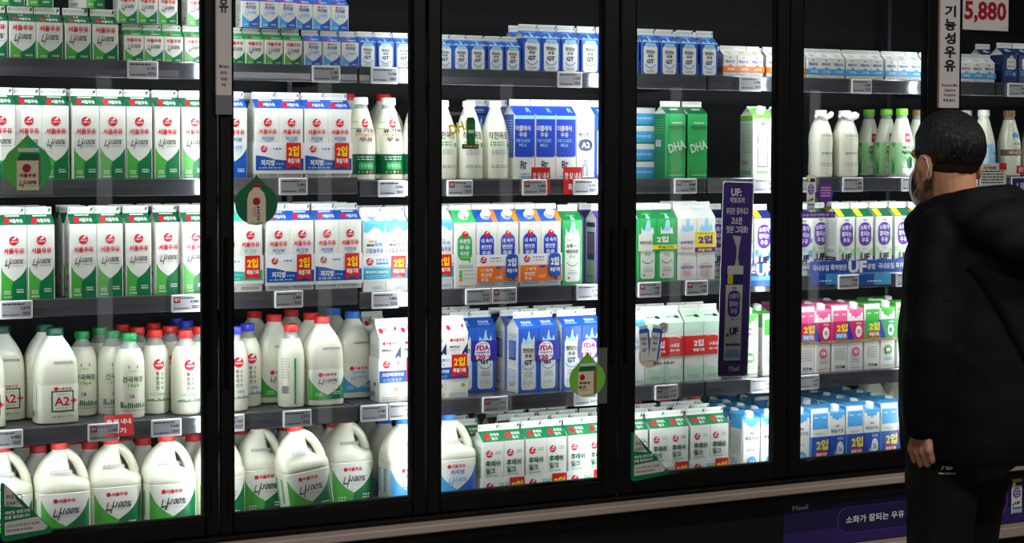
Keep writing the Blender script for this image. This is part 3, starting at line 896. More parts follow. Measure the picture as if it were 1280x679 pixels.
prism('blue_prism', 'light blue capped carton', .0688, .0688, .215, 'sky', [(p_front('sky', '3.6'), True)])
prism('blue_prism_twin', 'light blue twin with navy sleeve', .0688, .0688, .215, 'sky', [(p_back('sky'), False), (p_front('sky', '3.6'), True)], band=p_band('blue', 'indigo', 'flag', '3.6'), z0=.03, z1=.12)
prism('pink_prism_twin', 'pink capped twin with pink sleeve', .064, .064, .218, 'pink', [(p_back('pink'), False), (p_front('pink', '0'), True)], band=p_band('hot', 'indigo', 'sky', '0'), z0=.092, z1=.162)
prism('green_prism_twin', 'green capped twin with green sleeve', .064, .064, .218, 'leaf', [(p_back('leaf'), False), (p_front('leaf', '1'), True)], band=p_band('emer', 'indigo', 'flag', '1'), z0=.092, z1=.162)
prism('green_prism', 'white capped carton with green badge', .066, .066, .218, 'leaf', [(p_front('leaf', '1'), True)])
prism('green_slab', 'green-topped white carton of plant milk', .06, .05, .2, 'leaf', [(lambda A: (A.rect('leaf', 0, .72, 1, 1), A.lines('emer', .1, .9, [.6 - .04 * i for i in range(10)], .014)), False)])
prism('cyan_box', 'light blue shrink-wrapped box of milk', .13, .06, .055, 'sky', [(lambda A: (A.rect('sky', 0, .3, 1, 1), A.rect('teal', 0, 0, 1, .3), A.lines('white', .1, .9, (.6, .5), .04)), False)], sidepat=lambda A: A.rect('sky', 0, .1, 1, 1))
KIND['cyan_box']['cat'] = 'milk box'; KIND['cyan_box']['obj'] = 'milk_box'


# ------------------------------------------------------------------ bottles
def rad(prof, z):
    for (r0, z0), (r1, z1) in zip(prof, prof[1:]):
        if z0 <= z <= z1 and z1 > z0:
            return r0 + (r1 - r0) * (z - z0) / (z1 - z0)
    return prof[-1][0]


def screwcap(r, h, m, z, n=36):
    B = MB()
    B.loft([[(rr * math.cos(2 * math.pi * i / n) * (1.035 if i % 2 and 0 < k < 3 else 1), rr * math.sin(2 * math.pi * i / n) * (1.035 if i % 2 and 0 < k < 3 else 1), z + zz) for i in range(n)]
            for k, (rr, zz) in enumerate(((r * 1.03, 0), (r * 1.03, h * .12), (r, h * .16), (r, h * .88), (r * .93, h)))], m)
    return B.mesh('cap')


def bottle(name, desc, prof, capm, capr, caph, art=None, h0=0, h1=0, matf=None, body='milk', label=None, ringm=None, extra=None):
    """prof: (radius, height) pairs of the body up to the neck"""
    B = MB(); B.lathe(prof, body, 28, matf=matf)
    R = max(p[0] for p in prof); top = prof[-1][1]
    parts = []
    if art:
        A = Art(2 * math.pi * R * .5, h1 - h0, .04); art(A)
        A.emit(B, lambda u, v, e: ((rad(prof, h0 + v) + e) * math.sin(u / R), -(rad(prof, h0 + v) + e) * math.cos(u / R), h0 + v), .0003)
    parts.append(('bottle_body', B.mesh('bottle_body'), -1, None))
    if label:
        z0, z1, m, art2 = label; L = MB(); q = [(rad(prof, z) + .0012, z) for z in (z0, z0 + (z1 - z0) * .25, z0 + (z1 - z0) * .5, z0 + (z1 - z0) * .75, z1)]
        L.loft([[(r * math.sin(2 * math.pi * i / 28), -r * math.cos(2 * math.pi * i / 28), z) for i in range(28)] for r, z in q], m, caps=False)
        A = Art(2 * math.pi * R * .5, z1 - z0, .04); art2(A)
        A.emit(L, lambda u, v, e: ((rad(prof, z0 + v) + .0012 + e) * math.sin(u / R), -(rad(prof, z0 + v) + .0012 + e) * math.cos(u / R), z0 + v), .0003)
        parts.append(('label', L.mesh('label'), -1, None))
    parts.append(('cap', screwcap(capr, caph, capm, top - caph * .55), -1, None))
    if extra:
        parts += extra
    KIND[name] = dict(w=2 * R, d=2 * R, h=top + caph * .45, parts=parts, desc=desc, cat='milk bottle', obj='milk_bottle', round=True)


PET = [(.0, 0), (.034, 0), (.038, .004), (.0395, .012), (.0395, .13), (.0385, .148), (.035, .168), (.0275, .186), (.0195, .198), (.017, .203), (.017, .218)]
neckmat = lambda cut: (lambda j, i: 'neckpet' if j >= cut else 'milk')


def b_farm(A):      # half circumference wide face
    A.rect('dgreen', .4, .75, .6, .8); A.lines('lime', .4, .6, (.7,), .015); A.text('dgreen', '건국목장', .5, .57, .46, .1, .02); A.text('lime', '1964', .5, .47, .24, .06, .01); A.text('ink', '1A', .47, .29, .1, .07, .01)
    rnd = random.Random(2)
    for i in range(14):
        x = .22 + .04 * i; A.rect('dgreen', x, .1, x + .022, .12 + rnd.uniform(.02, .08))
    A.lines('grey', .25, .75, (.05,), .012)


def b_ranch(A, m='emer'):
    logo(A, .5, .76, .12)
    for i, ch in enumerate('목장의신선한우유'):
        A.text('ink', ch, .465 if i < 4 else .555, .6 - .078 * (i % 4), .07 if i < 4 else .05, .066 if i < 4 else .05, .02)
    A.text(m, '나 100%', .48, .26, .3, .06, 0, .2)
    rnd = random.Random(3)
    for i in range(16):
        x = .24 + .033 * i; A.rect('navy' if m != 'emer' else 'dgreen', x, .14, x + .02, .15 + rnd.uniform(.01, .05))


bottle('farm', 'milk bottle with green cap', PET, 'capgreen', .0195, .02, b_farm, .015, .175, neckmat(7))
bottle('ranch', 'milk bottle with red cap', PET, 'capred', .0195, .02, b_ranch, .015, .175, neckmat(7))
SLIM = [(.0, 0), (.031, 0), (.0365, .004), (.038, .012), (.038, .135), (.036, .155), (.031, .175), (.0225, .192), (.0175, .2), (.0165, .204), (.0165, .222)]
bottle('slim', 'slim milk bottle with violet-blue cap', SLIM, 'capviolet', .019, .02, lambda A: b_ranch(A, 'gblue'), .015, .175, neckmat(7))
bottle('stripe', 'red-capped milk bottle with green stripe', SLIM, 'capred', .0195, .02, lambda A: (A.rect('emer', .46, .0, .51, .86), A.lines('grey', .14, .36, [.84 - .05 * i for i in range(8)], .016), A.barcode(.16, .18, .34, .34)), .012, .16, neckmat(7))
GOOD = [(.0, 0), (.036, 0), (.041, .004), (.042, .014), (.042, .1), (.040, .13), (.034, .158), (.026, .182), (.019, .2), (.0165, .206), (.0165, .222)]


def b_good(A):
    A.text('ink', '착한목장', .46, .62, .5, .12, .01); A.lines('leaf', .26, .6, (.5, .46), .02); A.lines('grey', .3, .64, (.38, .35, .32), .014); A.rect('leaf', .66, .44, .74, .5); A.lines('grey', .3, .7, (.14, .11), .014)


bottle('good', 'white milk bottle with white cap', GOOD, 'capwhite', .0185, .018, b_good, .015, .2)
ORG = [(.0, 0), (.036, 0), (.041, .004), (.042, .012), (.042, .1), (.0395, .13), (.032, .162), (.025, .188), (.0205, .203), (.019, .208), (.019, .226)]


def b_org(A):
    logo(A, .5, .68, .1); A.text('ink', '유기농', .5, .53, .5, .1, .02); A.text('orange', 'Organic', .5, .44, .5, .07, .01, .2); A.text('ink', '우유', .5, .345, .32, .09, .02)
    A.lines('leaf', .12, .3, (.7, .56), .02)


def l_org(A):
    A.lines('paper', .3, .7, (.84, .72), .04); A.rrect('emer', .33, .24, .68, .6, .04); A.lines('pgreen', .38, .62, (.44, .36), .05)
    for i, m in enumerate(('lime', 'leaf', 'yel', 'orange', 'red')):
        A.ell(m, .34 + .08 * i, .12, .022, .05)


bottle('organic_bottle', 'organic milk bottle with dark green label', ORG, 'capwhite', .0205, .02, b_org, .07, .205, neckmat(8), label=(.018, .075, 'dgreen', l_org))
JERSEY = [(.0, 0), (.034, 0), (.039, .004), (.04, .012), (.04, .09), (.038, .12), (.0315, .15), (.024, .178), (.0195, .194), (.0175, .2), (.0175, .218)]
bottle('jeju', 'lime-capped bottle with green label', JERSEY, 'caplime', .0195, .021, lambda A: (A.rrect('red', .38, .7, .54, .9, .04), A.text('white', '제주', .46, .8, .1, .1), A.text('ink', '제주 A2', .5, .58, .42, .08), A.text('ink', '유기농 우유', .5, .48, .44, .07), A.ell('dgreen', .5, .28, .09, .09), A.lines('grey', .3, .7, (.12,), .02)), .015, .16, neckmat(8), label=(.012, .115, 'pgreen', lambda A: (A.rect('white', .3, 0, .72, 1, 6), A.rect('emer', 0, 0, .1, 1), A.text('ink', '제주 A2 우유', .5, .66, .34, .1), A.ell('dgreen', .5, .3, .08, .14), A.lines('emer', .76, .96, (.8, .7, .6), .03), A.lines('emer', .34, .68, (.52, .48), .02))))
WAVY = [(.0, 0), (.033, 0), (.038, .004), (.0395, .03), (.0375, .075), (.0395, .115), (.038, .14), (.03, .168), (.022, .186), (.018, .195), (.0175, .21)]
_h = MB().tube([(-.03, -.012, .196), (-.026, -.02, .206), (-.012, -.026, .2), (0, -.026, .19), (.014, -.024, .198), (.028, -.018, .206), (.034, -.01, .198)], [.006, .0085, .0085, .006, .0085, .009, .006], 'white').mesh('carry_strap')
bottle('strap', 'white milk bottle with a plastic carry strap', WAVY, 'capwhite', .019, .018, lambda A: (A.text('grey', '상하목장', .5, .74, .36, .06, 0), A.lines('lgrey', .34, .66, (.66,), .015), A.text('ink', '유기농 우유', .5, .4, .34, .05, 0), A.lines('grey', .3, .7, (.2, .16), .015)), .012, .18, neckmat(9), extra=[('carry_strap', _h, -1, None)])
bottle('denmark', 'milk bottle with brown cap and brown band', JERSEY, 'capbrown', .0195, .021, lambda A: (A.poly('sky', [(.36, .78), (.5, .84), (.64, .78), (.6, .7), (.5, .74), (.4, .7)]), A.text('sky', '덴마크', .5, .78, .26, .06, .02), A.ell('sky', .44, .6, .03), A.ell('brown', .56, .6, .035), A.rect('brown', .04, .36, .96, .48, 10), A.text('white', '데니쉬 우유', .5, .42, .44, .07), A.arc('gold', .5, .44, .12, .02, 0, 360)), .012, .18, neckmat(8))
bottle('aqua_bottle', 'milk bottle with white cap and light blue label', JERSEY, 'capwhite', .0195, .021, None, label=(.012, .11, 'lsky', lambda A: (A.rect('white', .1, .1, .4, .9, 4), A.lines('gblue', .12, .38, [.8 - .08 * i for i in range(9)], .02), A.rect('sky', .6, .2, .9, .5, 4), A.text('navy', 'Low Fat', .7, .7, .3, .08))))


# ---- jugs
def ring_se(xl, xr, yf, yb, z, n=36, e=3.4):
    cx, a, cy, b = (xl + xr) / 2, (xr - xl) / 2, (yf + yb) / 2, (yb - yf) / 2
    out = []
    for i in range(n):
        t = 2 * math.pi * i / n; c, s_ = math.cos(t), math.sin(t); k = 2 / e
        out.append((cx + a * math.copysign(abs(c) ** k, c), cy + b * math.copysign(abs(s_) ** k, s_), z))
    return out


def jug(name, desc, capm, art, sartm):
    B = MB(); D = .052; KX = .9
    prof = [(0.0, -.068, .068, .043, 4), (.004, -.076, .076, .050, 4), (.012, -.0785, .0785, D, 4.4), (.146, -.0785, .0785, D, 4.4), (.1475, -.0772, .0772, D - .0014, 4.4), (.150, -.0785, .0785, D, 4.2), (.160, -.0785, .079, D, 4), (.170, -.0785, .077, D - .001, 3.6), (.1765, -.0785, .068, D - .004, 3.2),
            (.182, -.078, .044, D - .006, 3), (.19, -.076, .031, D - .008, 2.8), (.204, -.0705, .022, D - .012, 2.6), (.22, -.062, .019, D - .018, 2.4), (.235, -.050, .0185, .029, 2.2), (.246, -.036, .0175, .0245, 2), (.252, -.0275, .0165, .0215, 2), (.256, -.0265, .0155, .0205, 2), (.268, -.0265, .0155, .0205, 2)]
    B.loft([ring_se(a * KX, b * KX, -c, c, z, e=e) for z, a, b, c, e in prof], 'milk')

    def face(u, v, e):
        z = .012 + v; a = .0785 * KX; t = min(.999, abs(u) / a)
        return (u, -D * (1 - t ** 4.4) ** (1 / 4.4) - e, z)
    A = Art(.133, .134, .06); art(A); A.emit(B, face, .0003)
    # narrow side print on the near side
    A = Art(.066, .12); A.rect(sartm, .1, .42, .9, .98); A.lines('white', .16, .84, [.9 - .07 * i for i in range(7)], .02); A.barcode(.2, .08, .8, .3)
    A.emit(B, lambda u, v, e: (-.0785 * KX * (1 - (min(.98, abs(u) / D)) ** 4.4) ** (1 / 4.4) - e, -u, .014 + v), .0003)
    # date print
    A = Art(.06, .01); A.lines('grey', 0, 1, (.55, .1), .28, 6)
    A.emit(B, lambda u, v, e: (u - .006, -(D - .0035) - e, .199 + v) if False else (u - .01, -.0435 - e - (.21 - .199 - v) * .4, .199 + v), .0003)
    H = MB().tube([(hx_ * KX, hy_, hz_) for hx_, hy_, hz_ in [(.006, 0, .250), (.022, 0, .2425), (.036, 0, .231), (.047, 0, .217), (.0555, 0, .202), (.062, 0, .187), (.066, 0, .172), (.066, 0, .160)]], [.011, .0125, .0128, .0125, .0125, .0125, .0125, .011], 'milk', 14, 1.35)
    KIND[name] = dict(w=.143, d=2 * D, h=.277, parts=[('jug_body', B.mesh('jug_body'), -1, None), ('handle', H.mesh('handle'), -1, None), ('cap', screwcap(.0215, .02, capm, .257), -1, ((-.0055 * KX, 0, 0), (0, 0, 0)))], desc=desc, cat='milk jug', obj='milk_jug')


def j_art(ml, md, extra=None):
    def f(A):
        A.rect('paper', .03, .06, .97, .985, 10)
        n = 8; y0, tip = .9, .36
        cur = [(.5 - .47 * (i / n), tip + (y0 - tip) * ((i / n) * .55 + .45 * (i / n) ** 4)) for i in range(n + 1)]
        A.poly(ml, [(.03, .06), (.44, .06), (.5, tip)] + cur[1:]); A.poly(md, [(.97, .06)] + [(1 - x, y) for x, y in cur[::-1]] + [(.44, .06)])
        A.ell('red', .3, .87, .045); A.text('red', '서울우유', .52, .87, .34, .085, .03)
        if extra:
            A.text('gblue', extra, .5, .74, .34, .1, .02); scriptmark(A, 'sky', .5, .56, .46, .16)
        else:
            scriptmark(A, 'ink', .5, .64, .52, .22)
        A.lines('white', .14, .32, (.26, .2), .03); A.lines('white', .7, .88, (.3, .24), .03)
    return f


jug('jug_green', 'handled jug with red cap', 'capred', j_art('leaf', 'green'), 'emer')
jug('jug_blue', 'handled jug with blue cap', 'capblue', j_art('sky', 'gblue', '저지방'), 'sky')


def square_jug(name, desc, capm, art, hand=False):
    """broad shouldered square bottle without a grip"""
    B = MB(); a, b = .055, .046
    prof = [(0, .049, .039, 4), (.004, .0555, .045, 4), (.012, a, b, 4.5), (.1, a, b, 4.5), (.104, a - .001, b - .001, 4.5), (.108, a, b, 4.5), (.148, a * .985, b * .985, 4.2), (.168, a * .93, b * .94, 3.8), (.186, a * .8, b * .83, 3.4), (.204, a * .62, b * .66, 3), (.217, a * .46, b * .52, 2.5), (.224, a * .385, b * .44, 2), (.228, .02, .02, 2), (.24, .0195, .0195, 2)]
    B.loft([ring_se(-p, p, -q, q, z, e=e) for z, p, q, e in prof], 'milk', matf=lambda j, i: 'hdpe' if j >= 8 else 'milk')

    def face(u, v, e):
        t = min(.99, abs(u) / a)
        return (u, -b * (1 - t ** 4.5) ** (1 / 4.5) - e, .012 + v)
    A = Art(.104, .088, .06); art(A); A.emit(B, face, .0003)
    A = Art(.07, .088); A.rect('dgreen', .12, .02, .9, .98); A.lines('white', .2, .84, [.86 - .09 * i for i in range(6)], .025); A.barcode(.2, .06, .7, .26)
    A.emit(B, lambda u, v, e: (-a * (1 - (min(.99, abs(u) / b)) ** 4.5) ** (1 / 4.5) - e, -u, .012 + v), .0003)
    A = Art(.05, .008); A.lines('grey', 0, 1, (.5, .05), .3, 6); A.emit(B, lambda u, v, e: (u + .012, -b * .975 - e, .158 + v), .0003)
    KIND[name] = dict(w=.112, d=.094, h=.249, parts=[('jug_body', B.mesh('jug_body'), -1, None), ('cap', screwcap(.0215, .02, capm, .229), -1, None)], desc=desc, cat='milk jug', obj='milk_jug')


def sq_a2(A):
    A.ell('red', .42, .92, .05); A.text('red', '서울우유', .64, .92, .34, .07, .03); A.rect('dgreen', .3, .24, .86, .86, 4); A.rect('paper', .335, .28, .825, .82, 4); A.lines('grey', .42, .72, (.74, .33), .025)
    A.text('red', 'A2', .56, .55, .38, .26, .02); A.text('red', '+', .86, .55, .16, .16, .03); A.text('dgreen', 'A2 플러스 우유', .58, .1, .52, .07, .0)


def sq_lab(ml, md, low):
    def f(A):
        n = 8; tip = .22
        A.rect('paper', .0, .08, 1, .98, 10)
        cur = [(.5 - .5 * (i / n), tip + (.8 - tip) * ((i / n) * .55 + .45 * (i / n) ** 4)) for i in range(n + 1)]
        A.poly(ml, [(0, .08), (.47, .08), (.5, tip)] + cur[1:]); A.poly(md, [(1, .08)] + [(1 - x, y) for x, y in cur[::-1]] + [(.47, .08)]); A.ell('red', .3, .87, .06); A.text('red', '서울우유', .56, .87, .4, .09, .03)
        if low:
            A.text('sky', '저지방', .5, .73, .4, .1, .02); scriptmark(A, 'sky', .5, .56, .46, .15)
        else:
            scriptmark(A, 'ink', .5, .66, .54, .2)
        A.lines('white', .16, .36, (.26, .2), .03); A.lines('white', .64, .86, (.3, .24), .03)
    return f


square_jug('sq_a2', 'square jug with dark cap', 'capdark', sq_a2)
square_jug('sq_green', 'square milk jug with red cap', 'capred', sq_lab('leaf', 'green', False))
square_jug('sq_blue', 'square milk jug with light blue cap', 'capblue', sq_lab('sky', 'sky', True))
square_jug('sq_dark', 'square milk jug with dark blue cap', 'capblue', sq_lab('sky', 'gblue', True))
square_jug('sq_white', 'plain milk jug with white cap', 'capwhite', lambda A: A.lines('grey', .3, .7, (.5, .4), .03))
# ------------------------------------------------------------------ the room
struct(MB().box(-4.5, 5.0, -6.5, 1.2, -.05, 0, 'floor_tile').build('floor'))
struct(MB().box(-4.5, 5.0, 1.0, 1.2, 0, 3.4, 'wall_dark').build('wall_back'))

# ------------------------------------------------------------------ display cooler
X0, X1 = -1.85, 2.75
cooler = empty('display_cooler', (0, 0, 0))
tag(cooler, 'long black refrigerated milk display case with glass doors', 'display case')
MB().box(X0, X1, .60, .64, .3, 2.3, 'interior').build('back_panel', cooler)
MB().box(X0, X1, -.06, .64, 2.2, 2.3, 'interior').build('top_panel', cooler)
MB().box(X0, X1, -.05, .60, .487, .527, 'shelf_metal').build('deck', cooler)
for a in (X0, X1 - .04):
    MB().box(a, a + .04, -.06, .6, .527, 2.2, 'interior').build('end_panel', cooler)
MB().box(X0, X1, -.115, .64, .30, .487, 'kick', .004).box(X0, X1, -.075, .64, 0, .30, 'kick').build('kick_panel', cooler)
B = MB().box(X0, X1, -.155, -.05, .487, .511, 'black_paint', .003).box(X0, X1, -.165, -.115, .511, .5165, 'black_soft')
B.build('lower_ledge', cooler)
MB().box(X0, X1, -.175, -.118, .5165, .539, 'tan_bumper', .004).build('bumper_rail', cooler)
MB().box(X0, X1, -.17, -.118, .295, .33, 'tan_bumper', .004).build('bumper_rail', cooler)
MB().box(X0, X1, -.125, -.052, .5395, .552, 'black_paint', .002).build('door_track', cooler)
for xu in (-.484, .667, 1.823):
    MB().box(xu - .008, xu + .008, .55, .6, .53, 2.2, 'shelf_metal').build('upright', cooler)

LV = {1: 1.801, 2: 1.485, 3: 1.172, 4: .856, 5: .527}
UNITS = [(-1.80, -.487, 'A'), (-.480, .664, 'B'), (.671, 1.819, 'C'), (1.827, 2.70, 'D')]


def shelf_z(lv, x):
    return LV[lv] + ({2: .008, 3: .013}.get(lv, 0) if x < -.483 else 0)


SNAME = {1: 'top', 2: 'second', 3: 'third', 4: 'fourth'}
UNAME = {'A': 'near', 'B': 'middle', 'C': 'third', 'D': 'far'}
for lv in (1, 2, 3, 4):
    for a, b, u in UNITS:
        z = shelf_z(lv, a)
        o = empty('cooler_shelf', ((a + b) / 2, 0, z)); h = (b - a) / 2
        tag(o, f'{SNAME[lv]} metal shelf in the {UNAME[u]} section of the cooler', 'shelf', 'cooler shelves')
        MB().box(-h, h, 0, .5, -.016, 0, 'shelf_metal', .002).build('shelf_board', o)
        B = MB(); sec = [(0, .003), (-.007, .003), (-.009, .0), (-.0085, -.006), (-.0065, -.02), (-.0085, -.036), (-.009, -.041), (-.007, -.043), (0, -.043)]
        B.loft([[(x, y, zz) for y, zz in sec] for x in (-h, h)], 'rail', smooth=False); B.build('price_rail', o)
        for s in (-1, 1):
            B = MB(); bx = s * (h - .006)
            B.loft([[(bx + t, yy, zz) for yy, zz in ((.002, -.017), (.5, -.017), (.5, -.042), (.4, -.04), (.002, -.03))] for t in (-.0015, .0015)], 'shelf_metal', smooth=False); B.build('bracket', o)

# doors: glass from edge to edge, black stiles between
GL = [(-1.507, -.954), (-.878, -.360), (-.275, .248), (.357, .863), (.960, 1.449), (1.589, 2.10)]
ORD = ['first', 'second', 'third', 'fourth', 'fifth', 'sixth']
DOORTXT = ['black framed glass door with a leaf-green drop sticker on a clear sheet', 'black framed glass door with a dark green drop sticker showing a bottle', 'black framed glass door with an apple-green drop sticker low down',
           'black framed glass door with a green triangle sticker and purple board behind', 'black framed glass door with purple speech-bubble and strip stickers', 'black framed glass door with a red 5,880 price sign, behind the man']
ZB, ZT = .603, 2.12
for i, (a, b) in enumerate(GL):
    la = (GL[i - 1][1] + a) / 2 if i else a - .04
    lb = (b + GL[i + 1][0]) / 2 if i < 5 else b + .04
    la += .002; lb -= .002
    o = empty('cooler_door', ((a + b) / 2, -.10, ZB)); c = (a + b) / 2
    tag(o, DOORTXT[i], 'cooler door')
    B = MB()
    for x0, x1 in ((la, a), (b, lb)):
        B.box(x0 - c, x1 - c, -.0029, .034, -.05, ZT - ZB + .05, 'black_paint', .004)
    B.box(a - c, b - c, -.0029, .034, -.05, 0, 'black_paint', .004); B.box(a - c, b - c, -.0029, .034, ZT - ZB, ZT - ZB + .05, 'black_paint', .004)
    # inner gasket lip
    for x0, x1, z0, z1 in ((a, a + .006, 0, ZT - ZB), (b - .006, b, 0, ZT - ZB), (a, b, 0, .006)):
        B.box(x0 - c, x1 - c, .004, .02, z0, z1, 'black_soft')
    B.build('door_frame', o)
    MB().box(a - c + .0002, b - c - .0002, -.003, .003, .0002, ZT - ZB - .0002, 'pane_glass').build('glass_pane', o)
    hx = (lb - c - .022) if i % 2 == 0 else (la - c + .022)
    MB().box(hx - .007, hx + .007, -.014, -.0031, .34, .74, 'black_soft', .004).build('handle', o)
    MB().box(hx - .004, hx + .004, -.0042, -.0031, -.0, .09, 'black_soft', .0005).build('hinge_pin', o)

# ------------------------------------------------------------------ goods on the shelves
ITEMS = []


def R(lv, kindname, pxs, y=.03, back=0, on=0.0, bk=None, gap=.004, rz=0.0, tier=0, door=None, roll=0.0, jit=.0015):
    K = KIND[kindname]
    for px in pxs:
        zc = LV[lv] + on + K['h'] * .45
        yy = y + (K['d'] / 2 if K.get('round') else 0)
        x = x_at(px, zc, yy)
        ITEMS.append(dict(lv=lv, k=kindname, x=x, y=y, back=back, on=on, bk=bk or kindname, gap=gap, rz=rz, tier=tier, roll=roll, jit=jit, row=0))


# top shelf
R(1, 'green_half', [-7, 28.5, 62, 97.5, 132]); R(1, 'green_half', [14, 50], y=.055, on=.1395, tier=1); R(1, 'green_half', [112], y=.06, on=.1395, tier=1, rz=.5)
R(1, 'green_small', [167.5, 192.5, 217, 243], back=1); R(1, 'green_small', [159.7, 185, 210, 246], on=.1035, tier=1)
R(1, 'green_small', [296, 317.5, 342.5, 366.5], back=1); R(1, 'blue_small', [391.5, 415, 438.5], back=1)
R(1, 'blue_small', [313.5, 337, 360], on=.1035, tier=1); R(1, 'blue_small', [381, 401, 425], on=.1035, tier=1, y=.05)
R(1, 'gt_small', [459.5, 482.5, 505], back=1)
R(1, 'gt_small', [557.5, 576, 598, 620.5, 641.5], back=1); R(1, 'gt_half', [666.5, 689, 712.5, 738, 762], back=1)
R(1, 'gt_half', [788, 813.5, 837, 862, 887], back=1); R(1, 'orange_triple', [930, 990], back=1)
R(1, 'aqua_triple', [1027, 1081, 1130, 1178, 1222], back=1); R(1, 'navy_half', [1263, 1282]); R(1, 'navy_half', [1236], y=.12)
# second shelf
R(2, 'green_litre', [2, 108, 141, 174.5, 209.5, 243.5], back=1); R(2, 'green_litre', [36.5, 69.5], y=.045)
R(2, 'blue_drop', [294]); R(2, 'blue_low', [311], y=.12); R(2, 'blue_low_twin', [353, 414], back=1)
R(2, 'sq_green', [445, 484], y=.15); R(2, 'organic_bottle', [466, 499, 531])
R(2, 'good', [553, 585, 616]); R(2, 'gt_litre', [604, 624], y=.14); R(2, 'classic', [645, 673, 700], back=1); R(2, 'a2_can', [725], back=1); R(2, 'gt_litre', [751], back=1)
for q in range(4):
    R(2, 'cyan_box', [798], y=.12, on=q * .0556, tier=q)
R(2, 'dha', [845, 872]); R(2, 'organic', [953, 981])
R(2, 'strap', [1025.5, 1055]); R(2, 'jeju', [1127], back=2); R(2, 'denmark', [1147], y=.13); R(2, 'strap', [1058], y=.14)
R(2, 'aqua_bottle', [1229], back=1); R(2, 'denmark', [1261, 1291])
# third shelf
R(3, 'green_litre', [18, 51, 105.5, 137, 173.5, 243.5], back=2); R(3, 'green_litre', [211], y=.05, back=2)
R(3, 'mint_low_twin', [298], back=2); R(3, 'blue_low_twin', [365, 427], back=2); R(3, 'calcium_twin', [483, 538], back=2)
R(3, 'easy_green', [579], back=2); R(3, 'easy_twin', [621.5, 677], back=2); R(3, 'sohwa_green', [714.5], back=2); R(3, 'sohwa_purple', [758], back=2)
R(3, 'sohwa_green_twin', [823], back=1); R(3, 'zero_twin', [870.5], back=1); R(3, 'uf_blue', [897], y=.12, back=1); R(3, 'uf_blue', [930, 954.5], back=1)
R(3, 'uf_blue', [1005]); R(3, 'uf_green', [1026], y=.10, back=1); R(3, 'uf_green', [1058, 1081, 1105, 1129], back=2); R(3, 'uf_red', [1153], back=2)
R(3, 'uf_blue', [1266, 1288])
# fourth shelf
R(4, 'sq_a2', [-18]); R(4, 'sq_a2', [12], y=.135); R(4, 'sq_a2', [74]); R(4, 'sq_a2', [57], y=.135)
R(4, 'farm', [162]); R(4, 'farm', [139], y=.111); R(4, 'farm', [104], y=.13); R(4, 'farm', [125], y=.205)
R(4, 'ranch', [232]); R(4, 'ranch', [194], y=.08); R(4, 'ranch', [172], y=.17); R(4, 'ranch', [212], y=.16); R(4, 'ranch', [250], y=.115); R(4, 'ranch', [153], y=.26); R(4, 'ranch', [192], y=.26)
R(4, 'slim', [222], y=.335); R(4, 'slim', [241], y=.25)
R(4, 'slim', [293]); R(4, 'slim', [318], y=.095); R(4, 'stripe', [366]); R(4, 'sq_green', [408]); R(4, 'sq_blue', [448], y=.127)
R(4, 'sq_green', [343], y=.135); R(4, 'sq_green', [390], y=.14); R(4, 'sq_green', [318, 362], y=.26); R(4, 'sq_dark', [424], y=.25); R(4, 'sq_green', [300], y=.19); R(4, 'protein_twin', [505], back=1); R(4, 'protein', [470], y=.25)
R(4, 'protein_twin', [556], back=1); R(4, 'fda_twin', [594], y=.106, back=2); R(4, 'fda_twin', [673], back=2, rz=.07); R(4, 'fda_twin', [727], back=2, rz=.03)
R(4, 'calcium', [800], back=1); R(4, 'mint_twin', [828, 877], back=1)
R(4, 'green_prism', [938]); R(4, 'green_prism', [950], y=.105); R(4, 'green_slab', [964], y=.04)
R(4, 'pink_prism_twin', [1020.5, 1061.5], back=2); R(4, 'green_prism_twin', [1099, 1139], back=2)
# bottom deck
R(5, 'jug_green', [14, 148], y=.055); R(5, 'jug_green', [81.6, 215]); R(5, 'sq_green', [53, 118, 185, 248], y=.166); R(5, 'sq_green', [32, 97, 162, 230], y=.268)
R(5, 'jug_green', [279], y=.05); R(5, 'jug_green', [330], y=.118); R(5, 'jug_green', [394], y=.0, roll=-.13, on=.011); R(5, 'jug_green', [452], y=.118); R(5, 'jug_blue', [512])
R(5, 'sq_green', [306, 365, 424], y=.226); R(5, 'sq_green', [342, 400], y=.325); R(5, 'sq_blue', [488], y=.226); R(5, 'sq_blue', [466], y=.325)
R(5, 'jug_blue', [565]); R(5, 'fresh', [590], y=.15, back=3); R(5, 'fresh_twin', [630.5, 684, 738], back=5); R(5, 'fresh_twin', [783, 837.5, 888], back=2); R(5, 'sq_green', [806, 839, 875], y=.256)
R(5, 'blue_prism', [940, 963], back=5); R(5, 'blue_prism', [1005], back=5); R(5, 'blue_prism_twin', [1036, 1079, 1121], bk='blue_prism_twin', back=4); R(5, 'sq_white', [1101, 1126], y=.45)


def door_of(x):
    for i, (a, b) in enumerate(GL):
        if x < b + .05:
            return i
    return 5


# push neighbours apart so that nothing stands in anything else
for _ in range(60):
    for p in range(len(ITEMS)):
        A_ = ITEMS[p]; KA = KIND[A_['k']]
        for q in range(p + 1, len(ITEMS)):
            B_ = ITEMS[q]
            if A_['lv'] != B_['lv'] or A_['tier'] != B_['tier']:
                continue
            KB = KIND[B_['k']]
            dx = B_['x'] - A_['x']; need = (KA['w'] + KB['w']) / 2 + .0008 + (.006 if A_['rz'] or B_['rz'] else 0)
            if abs(dx) >= need:
                continue
            da, db = KA['d'], KB['d']; ya, yb = A_['y'] + da / 2, B_['y'] + db / 2
            if KA.get('round') and KB.get('round'):
                dy = yb - ya; dist = math.hypot(dx, dy)
                if dist < need:
                    s = (need - dist) * .5 * (1 if dx >= 0 else -1)
                    A_['x'] -= s; B_['x'] += s
                continue
            if abs(yb - ya) < (da + db) / 2:
                s = (need - abs(dx)) * .5 * (1 if dx >= 0 else -1)
                A_['x'] -= s; B_['x'] += s

